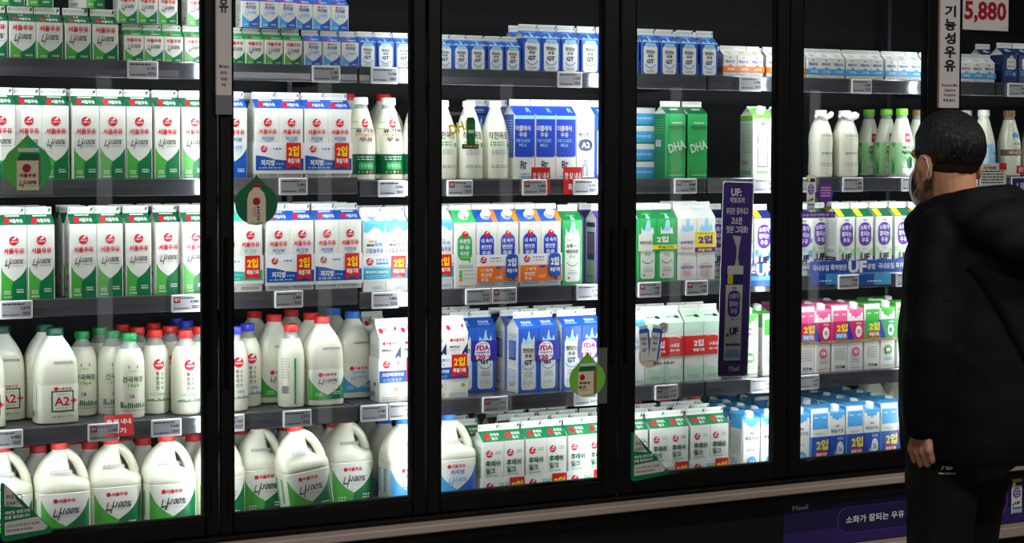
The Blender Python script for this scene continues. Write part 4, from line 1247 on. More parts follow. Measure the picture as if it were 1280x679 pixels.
def boxes_hit(a, b):
    KA, KB = KIND[a['k']], KIND[b['k']]
    if a['lv'] != b['lv'] or a['tier'] != b['tier']:
        return False
    return abs(a['x'] - b['x']) < (KA['w'] + KB['w']) / 2 - .002 and abs(a['y'] + KA['d'] / 2 - b['y'] - KB['d'] / 2) < (KA['d'] + KB['d']) / 2 - .001


rnd = random.Random(11)
full = list(ITEMS)
for it in list(ITEMS):
    K = KIND[it['bk']]
    y = it['y'] + KIND[it['k']]['d'] - K['d']
    for k in range(1, it['back'] + 1):
        n = dict(it); n['k'] = it['bk']; n['y'] = y + k * (K['d'] + it['gap']); n['x'] = it['x'] + rnd.uniform(-.004, .004); n['row'] = k; n['rz'] = 0; n['roll'] = 0
        lim = .595 if it['lv'] == 5 else .5
        if n['y'] + K['d'] > lim or any(boxes_hit(n, o) for o in full):
            continue
        full.append(n)


def make(k, loc, rz=0.0, roll=0.0):
    K = KIND[k]
    r = empty(K['obj'], loc); r.rotation_euler = (0, roll, rz)
    made = []
    for pn, me, par, off in K['parts']:
        o = bpy.data.objects.new(pn, me); COL.objects.link(o); o.parent = made[par] if par >= 0 else r
        if off:
            o.location = off[0]; o.rotation_euler = off[1]
        made.append(o)
    return r


LEVEL = {1: 'top shelf', 2: 'second shelf', 3: 'third shelf', 4: 'fourth shelf', 5: 'bottom deck'}
NUM = ['first', 'second', 'third', 'fourth', 'fifth', 'sixth', 'seventh', 'eighth', 'ninth', 'tenth', 'eleventh', 'twelfth']
for it in full:
    it['row2'] = 0 if it['y'] < .066 else 1 + int((it['y'] - .066) / .074)
    it['door'] = door_of(it['x'])
grp = {}
for it in full:
    grp.setdefault((it['lv'], it['door'], KIND[it['k']]['desc'], it['tier'] if it['k'] != 'cyan_box' else 0, it['row2']), []).append(it)
for (lv, dr, desc, tier, row), L in grp.items():
    L.sort(key=lambda q: (q['x'] if q['k'] != 'cyan_box' else q['on']))
    for n, it in enumerate(L):
        t = desc
        if it['k'] == 'cyan_box':
            t += ', ' + NUM[n] + ' up its stack'
        else:
            if tier:
                t += ' stacked up'
            if row:
                t += ', row ' + ('two', 'three', 'four', 'five', 'six', 'seven')[row - 1]
            if len(L) > 1:
                t += ', ' + NUM[n] + ' along'
        t += ', ' + LEVEL[lv] + ', ' + ORD[dr] + ' door'
        K = KIND[it['k']]
        z = shelf_z(lv, it['x']) + it['on'] + .0004
        y = it['y'] + K['d'] / 2
        o = make(it['k'], (it['x'], y, z), it['rz'] + (rnd.uniform(-.02, .02) if not it['rz'] and 'twin' not in it['k'] else 0), it['roll'])
        tag(o, t, K['cat'], f"{K['cat']}s on the {LEVEL[lv]}")

# ------------------------------------------------------------------ electronic price tags
TAGS = [(178, 1, '3,180', 0), (407, 1, '3,180', 0), (480, 1, '3,150', 0), (711.5, 1, '3,180', 0), (937.5, 1, '3,780', 0), (1076, 1, '3,780', 0), (1270, 1, '3,980', 0),
        (366, 2, '5,480', 0), (489, 2, '4,980', 0), (574, 2, '3,400', 1), (667.5, 2, '3,480', 1), (731, 2, '4,180', 0), (856, 2, '3,480', 1), (954, 2, '4,980', 0), (1065, 2, '5,380', 0), (1006, 2, '4,980', 0), (1138, 2, '5,380', 0), (1231, 2, '4,980', 0),
        (20, 3, '2,670', 0), (232.5, 3, '4,980', 1), (360.5, 3, '5,480', 0), (481, 3, '5,880', 0), (597, 3, '3,650', 0), (629.5, 3, '3,980', 1), (735, 3, '3,790', 0), (811, 3, '5,980', 1), (870, 3, '4,740', 1), (1059.5, 3, '5,780', 0), (1131.5, 3, '4,980', 0),
        (8, 4, '6,980', 0), (129, 4, '3,300', 1), (207.5, 4, '3,640', 0), (287, 4, '3,350', 0), (371, 4, '5,970', 0), (467, 4, '5,980', 0), (501.5, 4, '6,480', 0), (618, 4, '4,980', 1), (732, 4, '5,680', 0), (832, 4, '3,640', 1), (951, 4, '3,980', 0), (1010, 4, '5,480', 0)]
tg = {}
B = MB(); B.box(-.041, .041, -.0075, 0, -.0235, .0235, 'tagframe', .0025); TFR = B.mesh('tag_frame')
for px, lv, pr, red in TAGS:
    x = x_at(px, LV[lv] - .02, -.01); z = shelf_z(lv, x) - .021
    if (lv, x) and abs(x - .667) < .04:
        x += .0
    o = empty('price_tag', (x, -.0092, z)); dr = door_of(x); n = tg.setdefault((lv, dr), 0); tg[(lv, dr)] += 1
    tag(o, f"price tag {'with red box ' if red else ''}reading {pr}, {NUM[n]} along, {LEVEL[lv]}, {ORD[dr]} door", 'price tag', 'electronic price tags')
    f = bpy.data.objects.new('tag_frame', TFR); COL.objects.link(f); f.parent = o
    s = MB().box(-.0365, .0365, -.0079, -.0070, -.018, .0195, 'screen'); A = Art(.073, .0375)
    if red:
        A.rect('crim', .03, .52, .26, .95); A.text('white', '특가', .145, .74, .16, .26)
    A.lines('ink', .3 if red else .03, .78, (.82,), .08, int(px)); A.text('ink', pr, .8, .58, .32, .24, .02); A.lines('ink', .7, .97, (.24, .12), .08, int(px) + 1); A.lines('ink', .03, .6, (.1,), .07, int(px) + 2)
    A.emit(s, lambda u, v, e: (u, -.0079 - e, -.018 + v)); s.build('tag_screen', o)


def card(name, px0, px1, py0, py1, y, art, m, parent=None, thick=.0015, lean=0.0, edge=None):
    """a flat printed card facing the aisle"""
    p, q = at((px0 + px1) / 2, (py0 + py1) / 2, y), None
    a, b, c, d = at(px0, (py0 + py1) / 2, y), at(px1, (py0 + py1) / 2, y), at((px0 + px1) / 2, py0, y), at((px0 + px1) / 2, py1, y)
    W, H = b.x - a.x, c.z - d.z
    B = MB().box(-W / 2, W / 2, 0, thick, 0, H, m, min(.0006, thick * .4))
    A = Art(W, H); art(A); A.emit(B, lambda u, v, e: (u, -e, v))
    o = B.build(name, parent, (p.x, y, d.z), (lean, 0, 0))
    return o, W, H


def talker(A):
    A.text('white', '한 달 내내', .5, .68, .84, .24, .03); A.text('white', '특가', .5, .26, .5, .26, .03)


for k, (x0, x1, y0, y1, y, ln, t) in enumerate(((664.5, 688, 209, 243, -.012, 0, 'red card on the second shelf rail below the blue classic cartons'), (704.5, 728, 209, 243, -.012, 0, 'red card on the second shelf rail below the milk-can carton'), (131, 167, 518, 545, -.012, .3, 'red card leaning on the fourth shelf rail below green-capped bottles'))):
    o, W, H = card('shelf_talker', x0, x1, y0, y1, y, talker, 'flag', lean=-ln)
    o.location.y = -.0108 if ln == 0 else -.02
    tag(o, t, 'shelf card', 'red promotion cards')
o, W, H = card('shelf_talker', 1225, 1258, 204, 233, -.03, lambda A: (A.rect('flag', .72, .7, 1, 1), A.lines('ink', .08, .9, (.62, .5, .38, .26, .14), .05), A.text('crim', '신제품', .36, .8, .5, .14)), 'paper'); tag(o, 'white card with red corner on the rail beside the man\'s head', 'shelf card', 'red promotion cards')
o, W, H = card('shelf_talker', 1271, 1292, 207, 217, -.03, lambda A: A.text('white', '한달', .4, .5, .6, .6), 'flag'); tag(o, 'small red card on the second shelf rail beyond the man', 'shelf card', 'red promotion cards')

# blue promotional lips on the third shelf
def strip_uf(A):
    for b in (0, .5):
        A.text('white', '국내유일 특허받은', b + .15, .5, .26, .45, .02); A.text('white', 'UF', b + .36, .5, .14, .9, .05); A.text('white', '공법', b + .465, .5, .06, .42, .02)
    A.rect('sky', 0, 0, 1, .06)


o, W, H = card('shelf_lip', 1014, 1175, 324.5, 341, .012, strip_uf, 'blue'); tag(o, 'long blue shelf lip with white UF lettering under purple capsule cartons', 'shelf lip', 'blue shelf lips')
o, W, H = card('shelf_lip', 938, 985, 329, 345.5, .012, lambda A: (A.text('white', '은', .08, .55, .14, .5, .02), A.text('white', 'UF', .36, .5, .4, .95, .05), A.text('white', '공법', .8, .5, .24, .5)), 'blue'); tag(o, 'short blue shelf lip with UF lettering behind the purple board', 'shelf lip', 'blue shelf lips')
for a, b, t in ((1014, 1050, 'short'), (1071, 1114, 'long')):
    o, W, H = card('rail_insert', a, b, 342.5, 356, -.0105, lambda A: (A.rect('sky', .5, 0, 1, 1), A.lines('white', .3, .7, (.3,), .1)), 'blue', thick=.001); tag(o, f'{t} blue insert in the third shelf rail of the fifth door', 'rail insert', 'blue rail inserts')
o, W, H = card('rail_insert', 938, 975, 345, 358, -.0105, lambda A: A.rect('sky', 0, .6, 1, 1), 'blue', thick=.001); tag(o, 'blue insert in the third shelf rail behind the purple board', 'rail insert', 'blue rail inserts')

# ------------------------------------------------------------------ purple hanging board
def uf_pack(A, x0, x1, y0, y1):
    def q(x, y):
        return x0 + (x1 - x0) * x, y0 + (y1 - y0) * y
    w = x1 - x0; h = y1 - y0
    A.rect('paper', x0, y0, x1, y0 + .8 * h); A.rect('navy', x0, y0 + .8 * h, x1, y0 + .92 * h); A.rect('paper', x0 + .06 * w, y0 + .91 * h, x1, y1); A.rect('yel', x0 + .08 * w, y0 + .81 * h, x0 + .4 * w, y0 + .91 * h)
    A.text('navy', '매일', *q(.5, .765), .24 * w, .02 * h); A.rrect('violet', x0 + .14 * w, y0 + .46 * h, x0 + .86 * w, y0 + .74 * h, .3 * w)
    for tx, yy in (('소화가', .68), ('잘되는', .6), ('우유', .52)):
        A.text('white', tx, *q(.5, yy), (.56 if tx != '우유' else .42) * w, .06 * h, .02)
    A.lines('sky', x0 + .3 * w, x0 + .7 * w, (y0 + .43 * h,), .012 * h); A.text('dpurple', 'UF', *q(.54, .31), .5 * w, .08 * h, .04); A.ell('violet', *q(.16, .27), .08 * w)
    for i in range(5):
        A.ell('violet', *q(.16 + .17 * i, .17), .07 * w)
    A.rect('lsky', x0 + .1 * w, y0 + .04 * h, x1 - .1 * w, y0 + .12 * h)


tl, tr, bl, br = at(901.8, 226, -.055), at(942.4, 228, -.055), at(899.4, 470, -.055), at(934.7, 472, -.055)
cc = (tl + tr + bl + br) / 4; U = ((tr - tl) + (br - bl)) / 2; V = ((tl - bl) + (tr - br)) / 2
W, H = U.length, V.length; tilt = -.03
B = MB().box(-W / 2, W / 2, 0, .004, 0, H, 'white', .001)
A = Art(W, H)
A.rrect('purple', 0, .006, .965, .995, .08)
A.text('white', 'UF:', .42, .945, .34, .04, .04); A.text('white', '락토프리', .46, .905, .46, .03, .02); A.text('white', '유당은 걸러내고', .47, .85, .72, .034, .02); A.text('white', '고소한', .46, .8, .36, .038, .03); A.text('white', '맛은 그대로!', .48, .755, .7, .038, .03)
A.poly('lgrey', [(.34, .725), (.62, .72), (.56, .66), (.54, .61), (.6, .56), (.42, .56), (.48, .61), (.48, .66)])
uf_pack(A, .17, .72, .085, .57)
A.text('white', 'Maeil', .5, .045, .34, .03, .02)
A.emit(B, lambda u, v, e: (u, -e, v))
board = B.build('hanging_board', None, (cc.x - .011, -.0585, cc.z - V.z / 2), (0, -tilt, 0)); tag(board, 'tall purple advertising board hung inside the fourth door', 'advertising board')
o, W, H = card('hanging_board', 1264, 1296, 221, 320, -.0575, lambda A: (A.rect('purple', .03, .02, 1, .98), A.text('white', 'UF:', .4, .88, .4, .09, .03), A.text('white', '락토프리', .5, .77, .6, .07), A.text('white', '유당은 걸러내고', .5, .5, .8, .06)), 'white', thick=.003); tag(o, 'purple advertising board half hidden behind the man\'s hood', 'advertising board')

# ------------------------------------------------------------------ stickers on the glass
YG = -.1036


def drop_sticker(cx, cy, r, tip, ml, md, prod, label, film, fl):
    """drop-shaped sticker printed with a pack"""
    c = at(cx, cy, YG); s = (at(cx + 10, cy, YG).x - at(cx - 10, cy, YG).x) / 20; sz = (at(cx, cy - 10, YG).z - at(cx, cy + 10, YG).z) / 20
    root = empty('drop_sticker', (c.x, YG, c.z)); tag(root, label, 'sticker', 'drop stickers on the glass')
    x0, x1, y0, y1 = film
    MB().box((x0 - cx) * s, (x1 - cx) * s, -.0002, .0003, (cy - y1) * sz, (cy - y0) * sz, 'clear_film').build('clear_sheet', root)
    B = MB(); rx, rz = r * s, r * sz; T = (cy - tip) * sz
    right = []
    n = 14
    for i in range(n + 1):
        a = math.radians(-90 + 128 * i / n); right.append((rx * math.cos(a), rz * math.sin(a)))
    ex, ez = right[-1]
    for i in range(1, 7):
        t = i / 6; right.append((ex * (1 - t) ** 1.25, ez + (T - ez) * t))
    left = [(-x, z) for x, z in right]
    for pts, m in ((right, md), (left[::-1], ml)):
        f = [(x, -.0006, z) for x, z in pts]; k = [(x, -.0002, z) for x, z in pts]
        B.add(f, [tuple(range(len(f)))], m); B.add(k, [tuple(range(len(k)))[::-1]], m)
        B.add(f + k, [(i, i + len(f), i + len(f) + 1, i + 1) for i in range(len(f) - 1)], m)
    B.build('drop_shape', root)
    A = Art(2 * rx, 2 * rz); prod(A); P = MB(); A.emit(P, lambda u, v, e: (u, -.0006 - e, v - rz)); P.build('pack_picture', root)


def pic_green(A):
    A.rect('beige', .27, .02, .73, .64); A.rect('lgrey', .3, .82, .74, .9); A.poly('dgreen', [(.27, .64), (.73, .64), (.74, .78), (.36, .8)]); A.poly('brown', [(.73, .1), (.77, .14), (.77, .72), (.74, .78), (.73, .64)]); A.ell('crim', .48, .48, .09); A.text('crim', '서울우유', .5, .33, .36, .09, .03); scriptmark(A, 'ink', .5, .17, .36, .14)


def pic_bottle(A):
    A.poly('beige', [(.28, .02), (.72, .02), (.72, .6), (.68, .76), (.58, .86), (.58, .9), (.42, .9), (.42, .86), (.32, .76), (.28, .6)]); A.rect('crim', .4, .89, .6, .99); A.ell('crim', .5, .56, .09)
    for i, ch in enumerate('목장의신선'):
        A.text('ink', ch, .54, .42 - .07 * i, .07, .06)
    A.lines('ink', .42, .5, (.4, .34, .28, .22), .02); A.text('emer', '나 100%', .5, .06, .3, .05)


def pic_fresh(A):
    A.rect('beige', .24, .06, .68, .72); A.poly('dgreen', [(.24, .72), (.68, .72), (.72, .86), (.32, .86)]); A.rect('lgrey', .3, .86, .74, .94); A.poly('brown', [(.68, .06), (.75, .12), (.76, .82), (.72, .86), (.68, .72)]); A.ell('crim', .36, .56, .07); A.text('ink', '후레쉬', .42, .4, .3, .08, .02); A.text('ink', '밀크', .36, .29, .2, .08, .02); A.lines('leaf', .3, .54, (.2,), .02)


drop_sticker(34.5, 209, 30, 167, 'leaf', 'emer', pic_green, 'leaf-green drop sticker with carton picture on the first door', (2, 66, 165, 244), 0)
drop_sticker(320.5, 255, 26.5, 218, 'dgreen', 'dgreen', pic_bottle, 'dark green drop sticker with bottle picture on the second door', (292, 352, 222, 286), 0)
drop_sticker(734, 474, 22.5, 439, 'apple', 'apple', pic_fresh, 'apple-green drop sticker with carton picture on the third door', (708, 759, 436, 506), 0)


def tri_sticker(x0, x1, y0, y1, ybr, label):
    a, b, c = at(x0, y0, YG), at(x0, y1, YG), at(x1, ybr, YG)
    P = [Vector((p.x, p.z)) for p in (a, b, c)]
    root = empty('triangle_sticker', (b.x, YG, b.z)); tag(root, label, 'sticker', 'green triangle stickers')
    W = c.x - b.x; H = a.z - b.z

    def rounded(pts, r):
        out = []
        for i, p in enumerate(pts):
            u, v = (pts[i - 1] - p).normalized(), (pts[(i + 1) % 3] - p).normalized()
            for t in [k / 5 for k in range(6)]:
                out.append(p + u * r * (1 - t) ** 2 + v * r * t ** 2)
        return out
    T = [Vector((0, H)), Vector((0, 0)), Vector((W, c.z - b.z))]
    rp = rounded(T, .018)
    B = MB(); f = [(p.x, -.0006, p.y) for p in rp]; k = [(p.x, 0, p.y) for p in rp]; n = len(f)
    B.add(f, [tuple(range(n))], 'green'); B.add(k, [tuple(range(n))[::-1]], 'green'); B.add(f + k, [(i, i + n, (i + 1) % n + n, (i + 1) % n) for i in range(n)], 'green'); B.build('sticker_sheet', root)
    A = Art(W, H)
    A.poly('sign_grey', [(.07, .58), (.41, .54), (.12, .9), (.07, .92)]); A.text('dgreen', 'RE:', .2, .72, .18, .07, .0); A.arc('dgreen', .34, .7, .06, .015, 0, 360); A.text('dgreen', 'EARTH', .26, .62, .3, .06, .0)
    A.text('white', '개방형 냉장고에', .3, .475, .46, .055, .02, rot=.05); A.text('white', '문을 달았습니다', .3, .4, .46, .055, .02, rot=.05)
    A.poly('sign_grey', [(.07, .11), (.8, .15), (.86, .2), (.68, .37), (.07, .32)]); A.text('dgreen', '신선도 유지와 에너지 절약을', .4, .265, .6, .045, .01, rot=.04); A.text('dgreen', '위하여 문을 닫아주세요!', .34, .19, .48, .04, .0, rot=.04)
    P2 = MB(); A.emit(P2, lambda u, v, e: (u + W / 2, -.0006 - e, v)); P2.build('sticker_print', root)


tri_sticker(1, 69, 600, 679, 665, 'green triangle sticker at the low corner of the first door')
tri_sticker(788.5, 838.5, 537, 603, 592, 'green triangle sticker at the low corner of the fourth door')


def glass_card(name, x0, x1, y0, y1, art, m, label, cat='sticker', round_=None):
    if m:
        o, W, H = card(name, x0, x1, y0, y1, YG, art, m, thick=.0004)
    else:
        p, q = at(x0, y1, YG), at(x1, y0, YG); W, H = q.x - p.x, q.z - p.z
        A = Art(W, H); art(A); B = MB(); A.emit(B, lambda u, v, e: (u, -e, v))
        B.add([(v[0], -.0001, v[2]) for v in B.v], [f[::-1] for f in B.f], B.mats[0]); o = B.build(name, None, ((p.x + q.x) / 2, YG, p.z))
    tag(o, label, cat); return o


glass_card('promotion_sticker', 557, 598, 139, 188, lambda A: (A.text('grey', '아인슈타인', .3, .93, .5, .1), A.text('yel', 'DHA', .45, .6, .7, .26, .03, 0, .3), A.poly('demer', [(.64, .14), (.9, .14), (.9, .76), (.86, .84), (.66, .84), (.64, .76)]), A.poly('dgreen', [(.64, .7), (.9, .7), (.86, .84), (.66, .84)]), A.rect('pmint', .68, .44, .86, .52), A.rect('ink', .5, .04, 1, .16), A.lines('gold', .54, .96, (.08,), .05)), None, 'glass sticker with yellow DHA letters and a green carton')


def st_gt(A):
    A.rrect('beige', .02, .0, .62, .5, .28); A.ell('beige', .68, .8, .135)
    A.arc('gblue', .68, .8, .1, .015, 0, 360); A.text('ink', 'GT', .68, .8, .12, .06, .03); A.text('ink', '맛있는 우유 GT', .7, .08, .56, .07, .03)
    for cx, cy, ro in ((.16, .5, .08), (.44, .5, -.16)):
        def T(x, y):
            c, s = math.cos(ro), math.sin(ro); X, Y = x * .22, y * .72 * A.H / A.W
            return cx + X * c - Y * s, cy + (X * s + Y * c) * A.W / A.H
        A.poly('lgrey', [T(-.5, -.5), T(.5, -.5), T(.5, .3), T(-.5, .3)]); A.poly('gblue', [T(-.5, .3), T(.5, .3), T(.56, .42), T(-.44, .42)]); A.poly('lgrey', [T(-.42, .42), T(.54, .42), T(.54, .5), T(-.42, .5)]); A.poly('gblue', [T(.5, -.5), T(.72, -.4), T(.72, .36), T(.56, .42), T(.5, .3)])
        for tx, y in (('맛있는', .14), ('우유', .0), ('GT', -.18)):
            A.text('ink', tx, *T(0, y), .16 if tx == '맛있는' else .11, .07, .01, rot=ro)


glass_card('promotion_sticker', 797, 844, 397, 461, st_gt, None, 'beige glass sticker with two tilted blue cartons')


def st_bubble(A):
    A.ell('violet', .5, .62, .48, .38); A.poly('violet', [(.4, .3), (.62, .3), (.48, .0)])
    for y in (.78, .68, .58, .48):
        A.lines('lpink', .18, .82, (y,), .045, int(y * 50))


glass_card('promotion_sticker', 1022, 1042, 228, 262, st_bubble, None, 'purple speech-bubble sticker on the fifth door')
glass_card('promotion_sticker', 1001, 1044, 265, 272.5, lambda A: (A.text('white', '내 속을 가장 많이 생각하는 우유', .44, .5, .76, .5, .0), A.arc('lpink', .92, .5, .04, .008, 0, 360)), 'violet', 'thin purple strip sticker on the fifth door')
glass_card('promotion_sticker', 1008, 1019, 219, 263, lambda A: uf_pack(A, .02, .98, .0, 1.0), None, 'small carton-shaped sticker on the fifth door')

# ------------------------------------------------------------------ signs on the door posts
def post_sign(x0, x1, y1, txt, label, dark=None, k=.08):
    y = -.1155; a, b = at(x0, y1, y), at(x1, y1, y); W, H = b.x - a.x, 2.12 - a.z
    root = empty('post_sign', ((a.x + b.x) / 2, y, a.z)); tag(root, label, 'sign', 'grey signs on the door posts')
    B = MB().box(-W / 2, W / 2, 0, .012, 0, H, 'sign_grey', .0015); A = Art(W, H)
    for ch, py in txt:
        A.text('ink', ch, .5, (at((x0 + x1) / 2, py, y).z - a.z) / H, .56, .038 / H, .04)
    A.emit(B, lambda u, v, e: (u, -e, v)); B.build('sign_plate', root)
    A = Art(W, H)
    for tx, py, ww in dark:
        A.text('ink', tx, .5, (at((x0 + x1) / 2, py, y).z - a.z) / H, ww, .009 / H, .015)
    P = MB(); A.emit(P, lambda u, v, e: (u, -e, v)); P.build('sign_small_print', root)
    return root, W, H, a


post_sign(1174, 1199, 135, [('기', 14), ('능', 31), ('성', 48), ('우', 65), ('유', 82)], 'grey vertical post sign lettered down its length above the man', [('Functional Milk', 106.5, .8), ('고칼슘우유', 113, .6), ('저지방우유', 119, .6), ('락토프리.', 125.5, .6)])
r_, W, H, a = post_sign(270, 290, 143, [('유', 7)], 'grey vertical post sign with a dark foot between first doors', [('Milk items', 83, .6), ('흰우유', 91, .4), ('저지방', 99, .4), ('우유.', 106, .3)])
z1 = at(280, 119, -.1155).z - a.z
MB().box(-W / 2 - .0005, W / 2 + .0005, -.0008, .0125, -.0005, z1, 'sign_dark', .0005).build('sign_foot', r_)
o, W, H = card('price_sign', 1204, 1261, -14, 38, -.108, lambda A: (A.text('crim', '5,880', .49, .43, .92, .54, .035), A.lines('grey', .84, .98, (.06,), .025)), 'sign_grey', thick=.003)
tag(o, 'white price sign with big red 5,880 above the man', 'price sign')

# ------------------------------------------------------------------ banner on the kick panel
a, b = at(979, 640, -.117), at(1330, 640, -.117)
z0, z1 = .3305, .4865; W, H = b.x - a.x, z1 - z0
B = MB().box(-W / 2, W / 2, 0, .0015, 0, H, 'banner', .0004); A = Art(W, H)


def bx(px, py):
    p = at(px, py, -.117); return ((p.x - a.x) / W, (p.z - z0) / H)


A.rect('banner_dark', 0, .35, 1, 1, 1)
x0, y0 = bx(1046, 640); x1, _ = bx(1186, 640)
kr = H / W; A.rrect('violet', x0, .2, x1 + .02, .74, .265 * kr); A.rrect('banner_dark', x0 + .003, .215, x1 + .017, .725, .25 * kr)
A.text('white', 'Maeil', bx(1000, 629)[0], bx(1000, 632)[1] - .04, .052, .1, .02); u, v = bx(1094, 637)
A.text('white', '소화가 잘되는 우유', u, .475, .2, .15, .015); A.text('white', '는', bx(1139, 630)[0], .46, .018, .1, 0)
u, v = bx(1243, 620); A.arc('violet', u, .5, .05, .006, 0, 360); A.text('white', '!', u - .02, .5, .006, .14, .02)
uf_pack(A, bx(1264, 600)[0], bx(1277, 600)[0], .2, .94)
A.emit(B, lambda u, v, e: (u, -e, v)); o = B.build('kick_banner', None, ((a.x + b.x) / 2, -.1172, z0)); tag(o, 'dark purple advertising banner on the kick panel behind the man\'s legs', 'banner')
# ------------------------------------------------------------------ the man looking at the milk
from mathutils.bvhtree import BVHTree
mat('skin', (196, 142, 112), .5, spec=.35, bump=.05, bscale=220, sss=.0); mat('hair', (13, 10, 9), .45, spec=.4, bump=.9, bscale=1); mat('hair_short', (58, 42, 33), .75, spec=.12, var=.35, bscale=260)
for _n in MATS['hair'].node_tree.nodes:
    if _n.type == 'TEX_NOISE':
        _mp = MATS['hair'].node_tree.nodes.new('ShaderNodeMapping'); _mp.inputs['Scale'].default_value = (260, 260, 26)
        _tc = [q for q in MATS['hair'].node_tree.nodes if q.type == 'TEX_COORD'][0]
        MATS['hair'].node_tree.links.new(_tc.outputs['Object'], _mp.inputs['Vector']); MATS['hair'].node_tree.links.new(_mp.outputs[0], _n.inputs['Vector'])
mat('jacket', (10, 11, 17), .75, spec=.12, bump=.12, bscale=14); mat('trousers', (17, 17, 17), .75, spec=.2, bump=.1, bscale=30); mat('mask_cloth', (226, 228, 230), .7); mat('strap', (11, 10, 10), .8, spec=.1); mat('patch', (13, 14, 19), .8, spec=.1); mat('shoe', (30, 30, 32), .6); mat('sole', (200, 200, 196), .6)
_p = at_depth(1232, 300, 4.45)
man = empty('person', (_p.x, _p.y, 0)); tag(man, 'man in black hooded jacket and white face mask looking at the milk', 'person')


def ellipsoid(c, r, rot=None, nu=24, nv=14):
    B = MB(); M = Matrix.Rotation(rot[0], 3, rot[1]) if rot else None
    rings = []
    for j in range(1, nv):
        t = math.pi * j / nv; ring = []
        for i in range(nu):
            p = 2 * math.pi * i / nu; v = Vector((r[0] * math.sin(t) * math.cos(p), r[1] * math.sin(t) * math.sin(p), -r[2] * math.cos(t)))
            ring.append((M @ v if M else v) + Vector(c))
        rings.append(ring)
    B.loft(rings, 'skin'); return B


def limb(pts, rad, n=14, m='skin', cap=True):
    """tapering tube with rounded ends"""
    pts = [Vector(p) for p in pts]; B = MB(); rings = []
    up = Vector((.31, .9, .2)).normalized()
    def fr(t):
        a = t.cross(up).normalized(); return a, t.cross(a).normalized()
    P, Rr = [], []
    for i in range(len(pts) - 1):
        for s in range(4):
            f = s / 4; P.append(pts[i].lerp(pts[i + 1], f)); Rr.append(rad[i] + (rad[i + 1] - rad[i]) * f)
    P.append(pts[-1]); Rr.append(rad[-1])
    t0 = (P[1] - P[0]).normalized(); t1 = (P[-1] - P[-2]).normalized()
    ext = lambda p, t, r, s: [(p + t * s * r * math.sin(a), r * math.cos(a)) for a in (1.35, 1.0, .55)]
    full_ = [(p, r, t0) for p, r in ext(P[0], t0, Rr[0], -1)] + [(P[i], Rr[i], (P[min(i + 1, len(P) - 1)] - P[max(i - 1, 0)]).normalized()) for i in range(len(P))] + [(p, r, t1) for p, r in ext(P[-1], t1, Rr[-1], 1)[::-1]]
    for p, r, t in full_:
        a, b = fr(t); rings.append([p + a * r * math.cos(2 * math.pi * k / n) + b * r * math.sin(2 * math.pi * k / n) for k in range(n)])
    B.loft(rings, m); return B


def fuse(name, pieces, m, voxel, smooth, parent, tex=None):
    """melt closed pieces into one continuous skin"""
    B = MB()
    for q in pieces:
        B.add(q.v, q.f, m)
    me = B.mesh(name + '_raw'); o = bpy.data.objects.new(name, me); COL.objects.link(o)
    r = o.modifiers.new('r', 'REMESH'); r.mode = 'VOXEL'; r.voxel_size = voxel; r.use_smooth_shade = True
    s = o.modifiers.new('s', 'SMOOTH'); s.factor = .5; s.iterations = smooth
    if tex:
        t = bpy.data.textures.new(name + '_folds', 'CLOUDS'); t.noise_scale = tex[0]; t.noise_depth = 2
        d = o.modifiers.new('d', 'DISPLACE'); d.texture = t; d.strength = tex[1]; d.mid_level = .5; d.texture_coords = 'LOCAL'
        s = o.modifiers.new('s2', 'SMOOTH'); s.factor = .5; s.iterations = 2
    dg = bpy.context.evaluated_depsgraph_get(); dg.update()
    new = bpy.data.meshes.new_from_object(o.evaluated_get(dg)); o.modifiers.clear(); o.data = new; bpy.data.meshes.remove(me)
    new.materials.clear(); new.materials.append(MATS[m])
    for p in new.polygons:
        p.use_smooth = True; p.material_index = 0
    o.parent = parent; new.name = name
    return o


HC = Vector((-.042, .099, 1.578)) - Vector((0, 0, 0))      # middle of the skull
H = lambda x, y, z: (HC.x + x, HC.y + y, HC.z + z)
pc = [ellipsoid(H(0, -.006, 0), (.0755, .096, .091)), ellipsoid(H(0, .032, -.062), (.064, .062, .085)), ellipsoid(H(0, .05, -.112), (.046, .042, .034)), ellipsoid(H(0, .092, -.05), (.013, .02, .026)), ellipsoid(H(0, .074, -.01), (.056, .022, .02)),
      ellipsoid(H(0, .088, -.088), (.024, .012, .012)), limb([H(0, -.022, -.06), H(0, -.034, -.13), H(.01, -.06, -.24)], [.058, .054, .064], 20)]
for s in (-1, 1):
    pc.append(ellipsoid(H(s * .079, -.012, -.048), (.006, .018, .029), (s * -.35, 'Z')))
    ring = []
    for k in range(11):
        a = math.radians(-70 + 26 * k); rr = .021 if math.sin(a) > -.2 else .016
        ring.append(H(s * (.0835 + .004 * (1 if math.cos(a) < 0 else -.5)), -.014 - .019 * math.cos(a + .3) * 1.0, -.046 + .03 * math.sin(a)))
    pc.append(limb(ring, [.0048] * len(ring), 8))
    pc.append(ellipsoid(H(s * .079, -.002, -.076), (.006, .008, .01)))
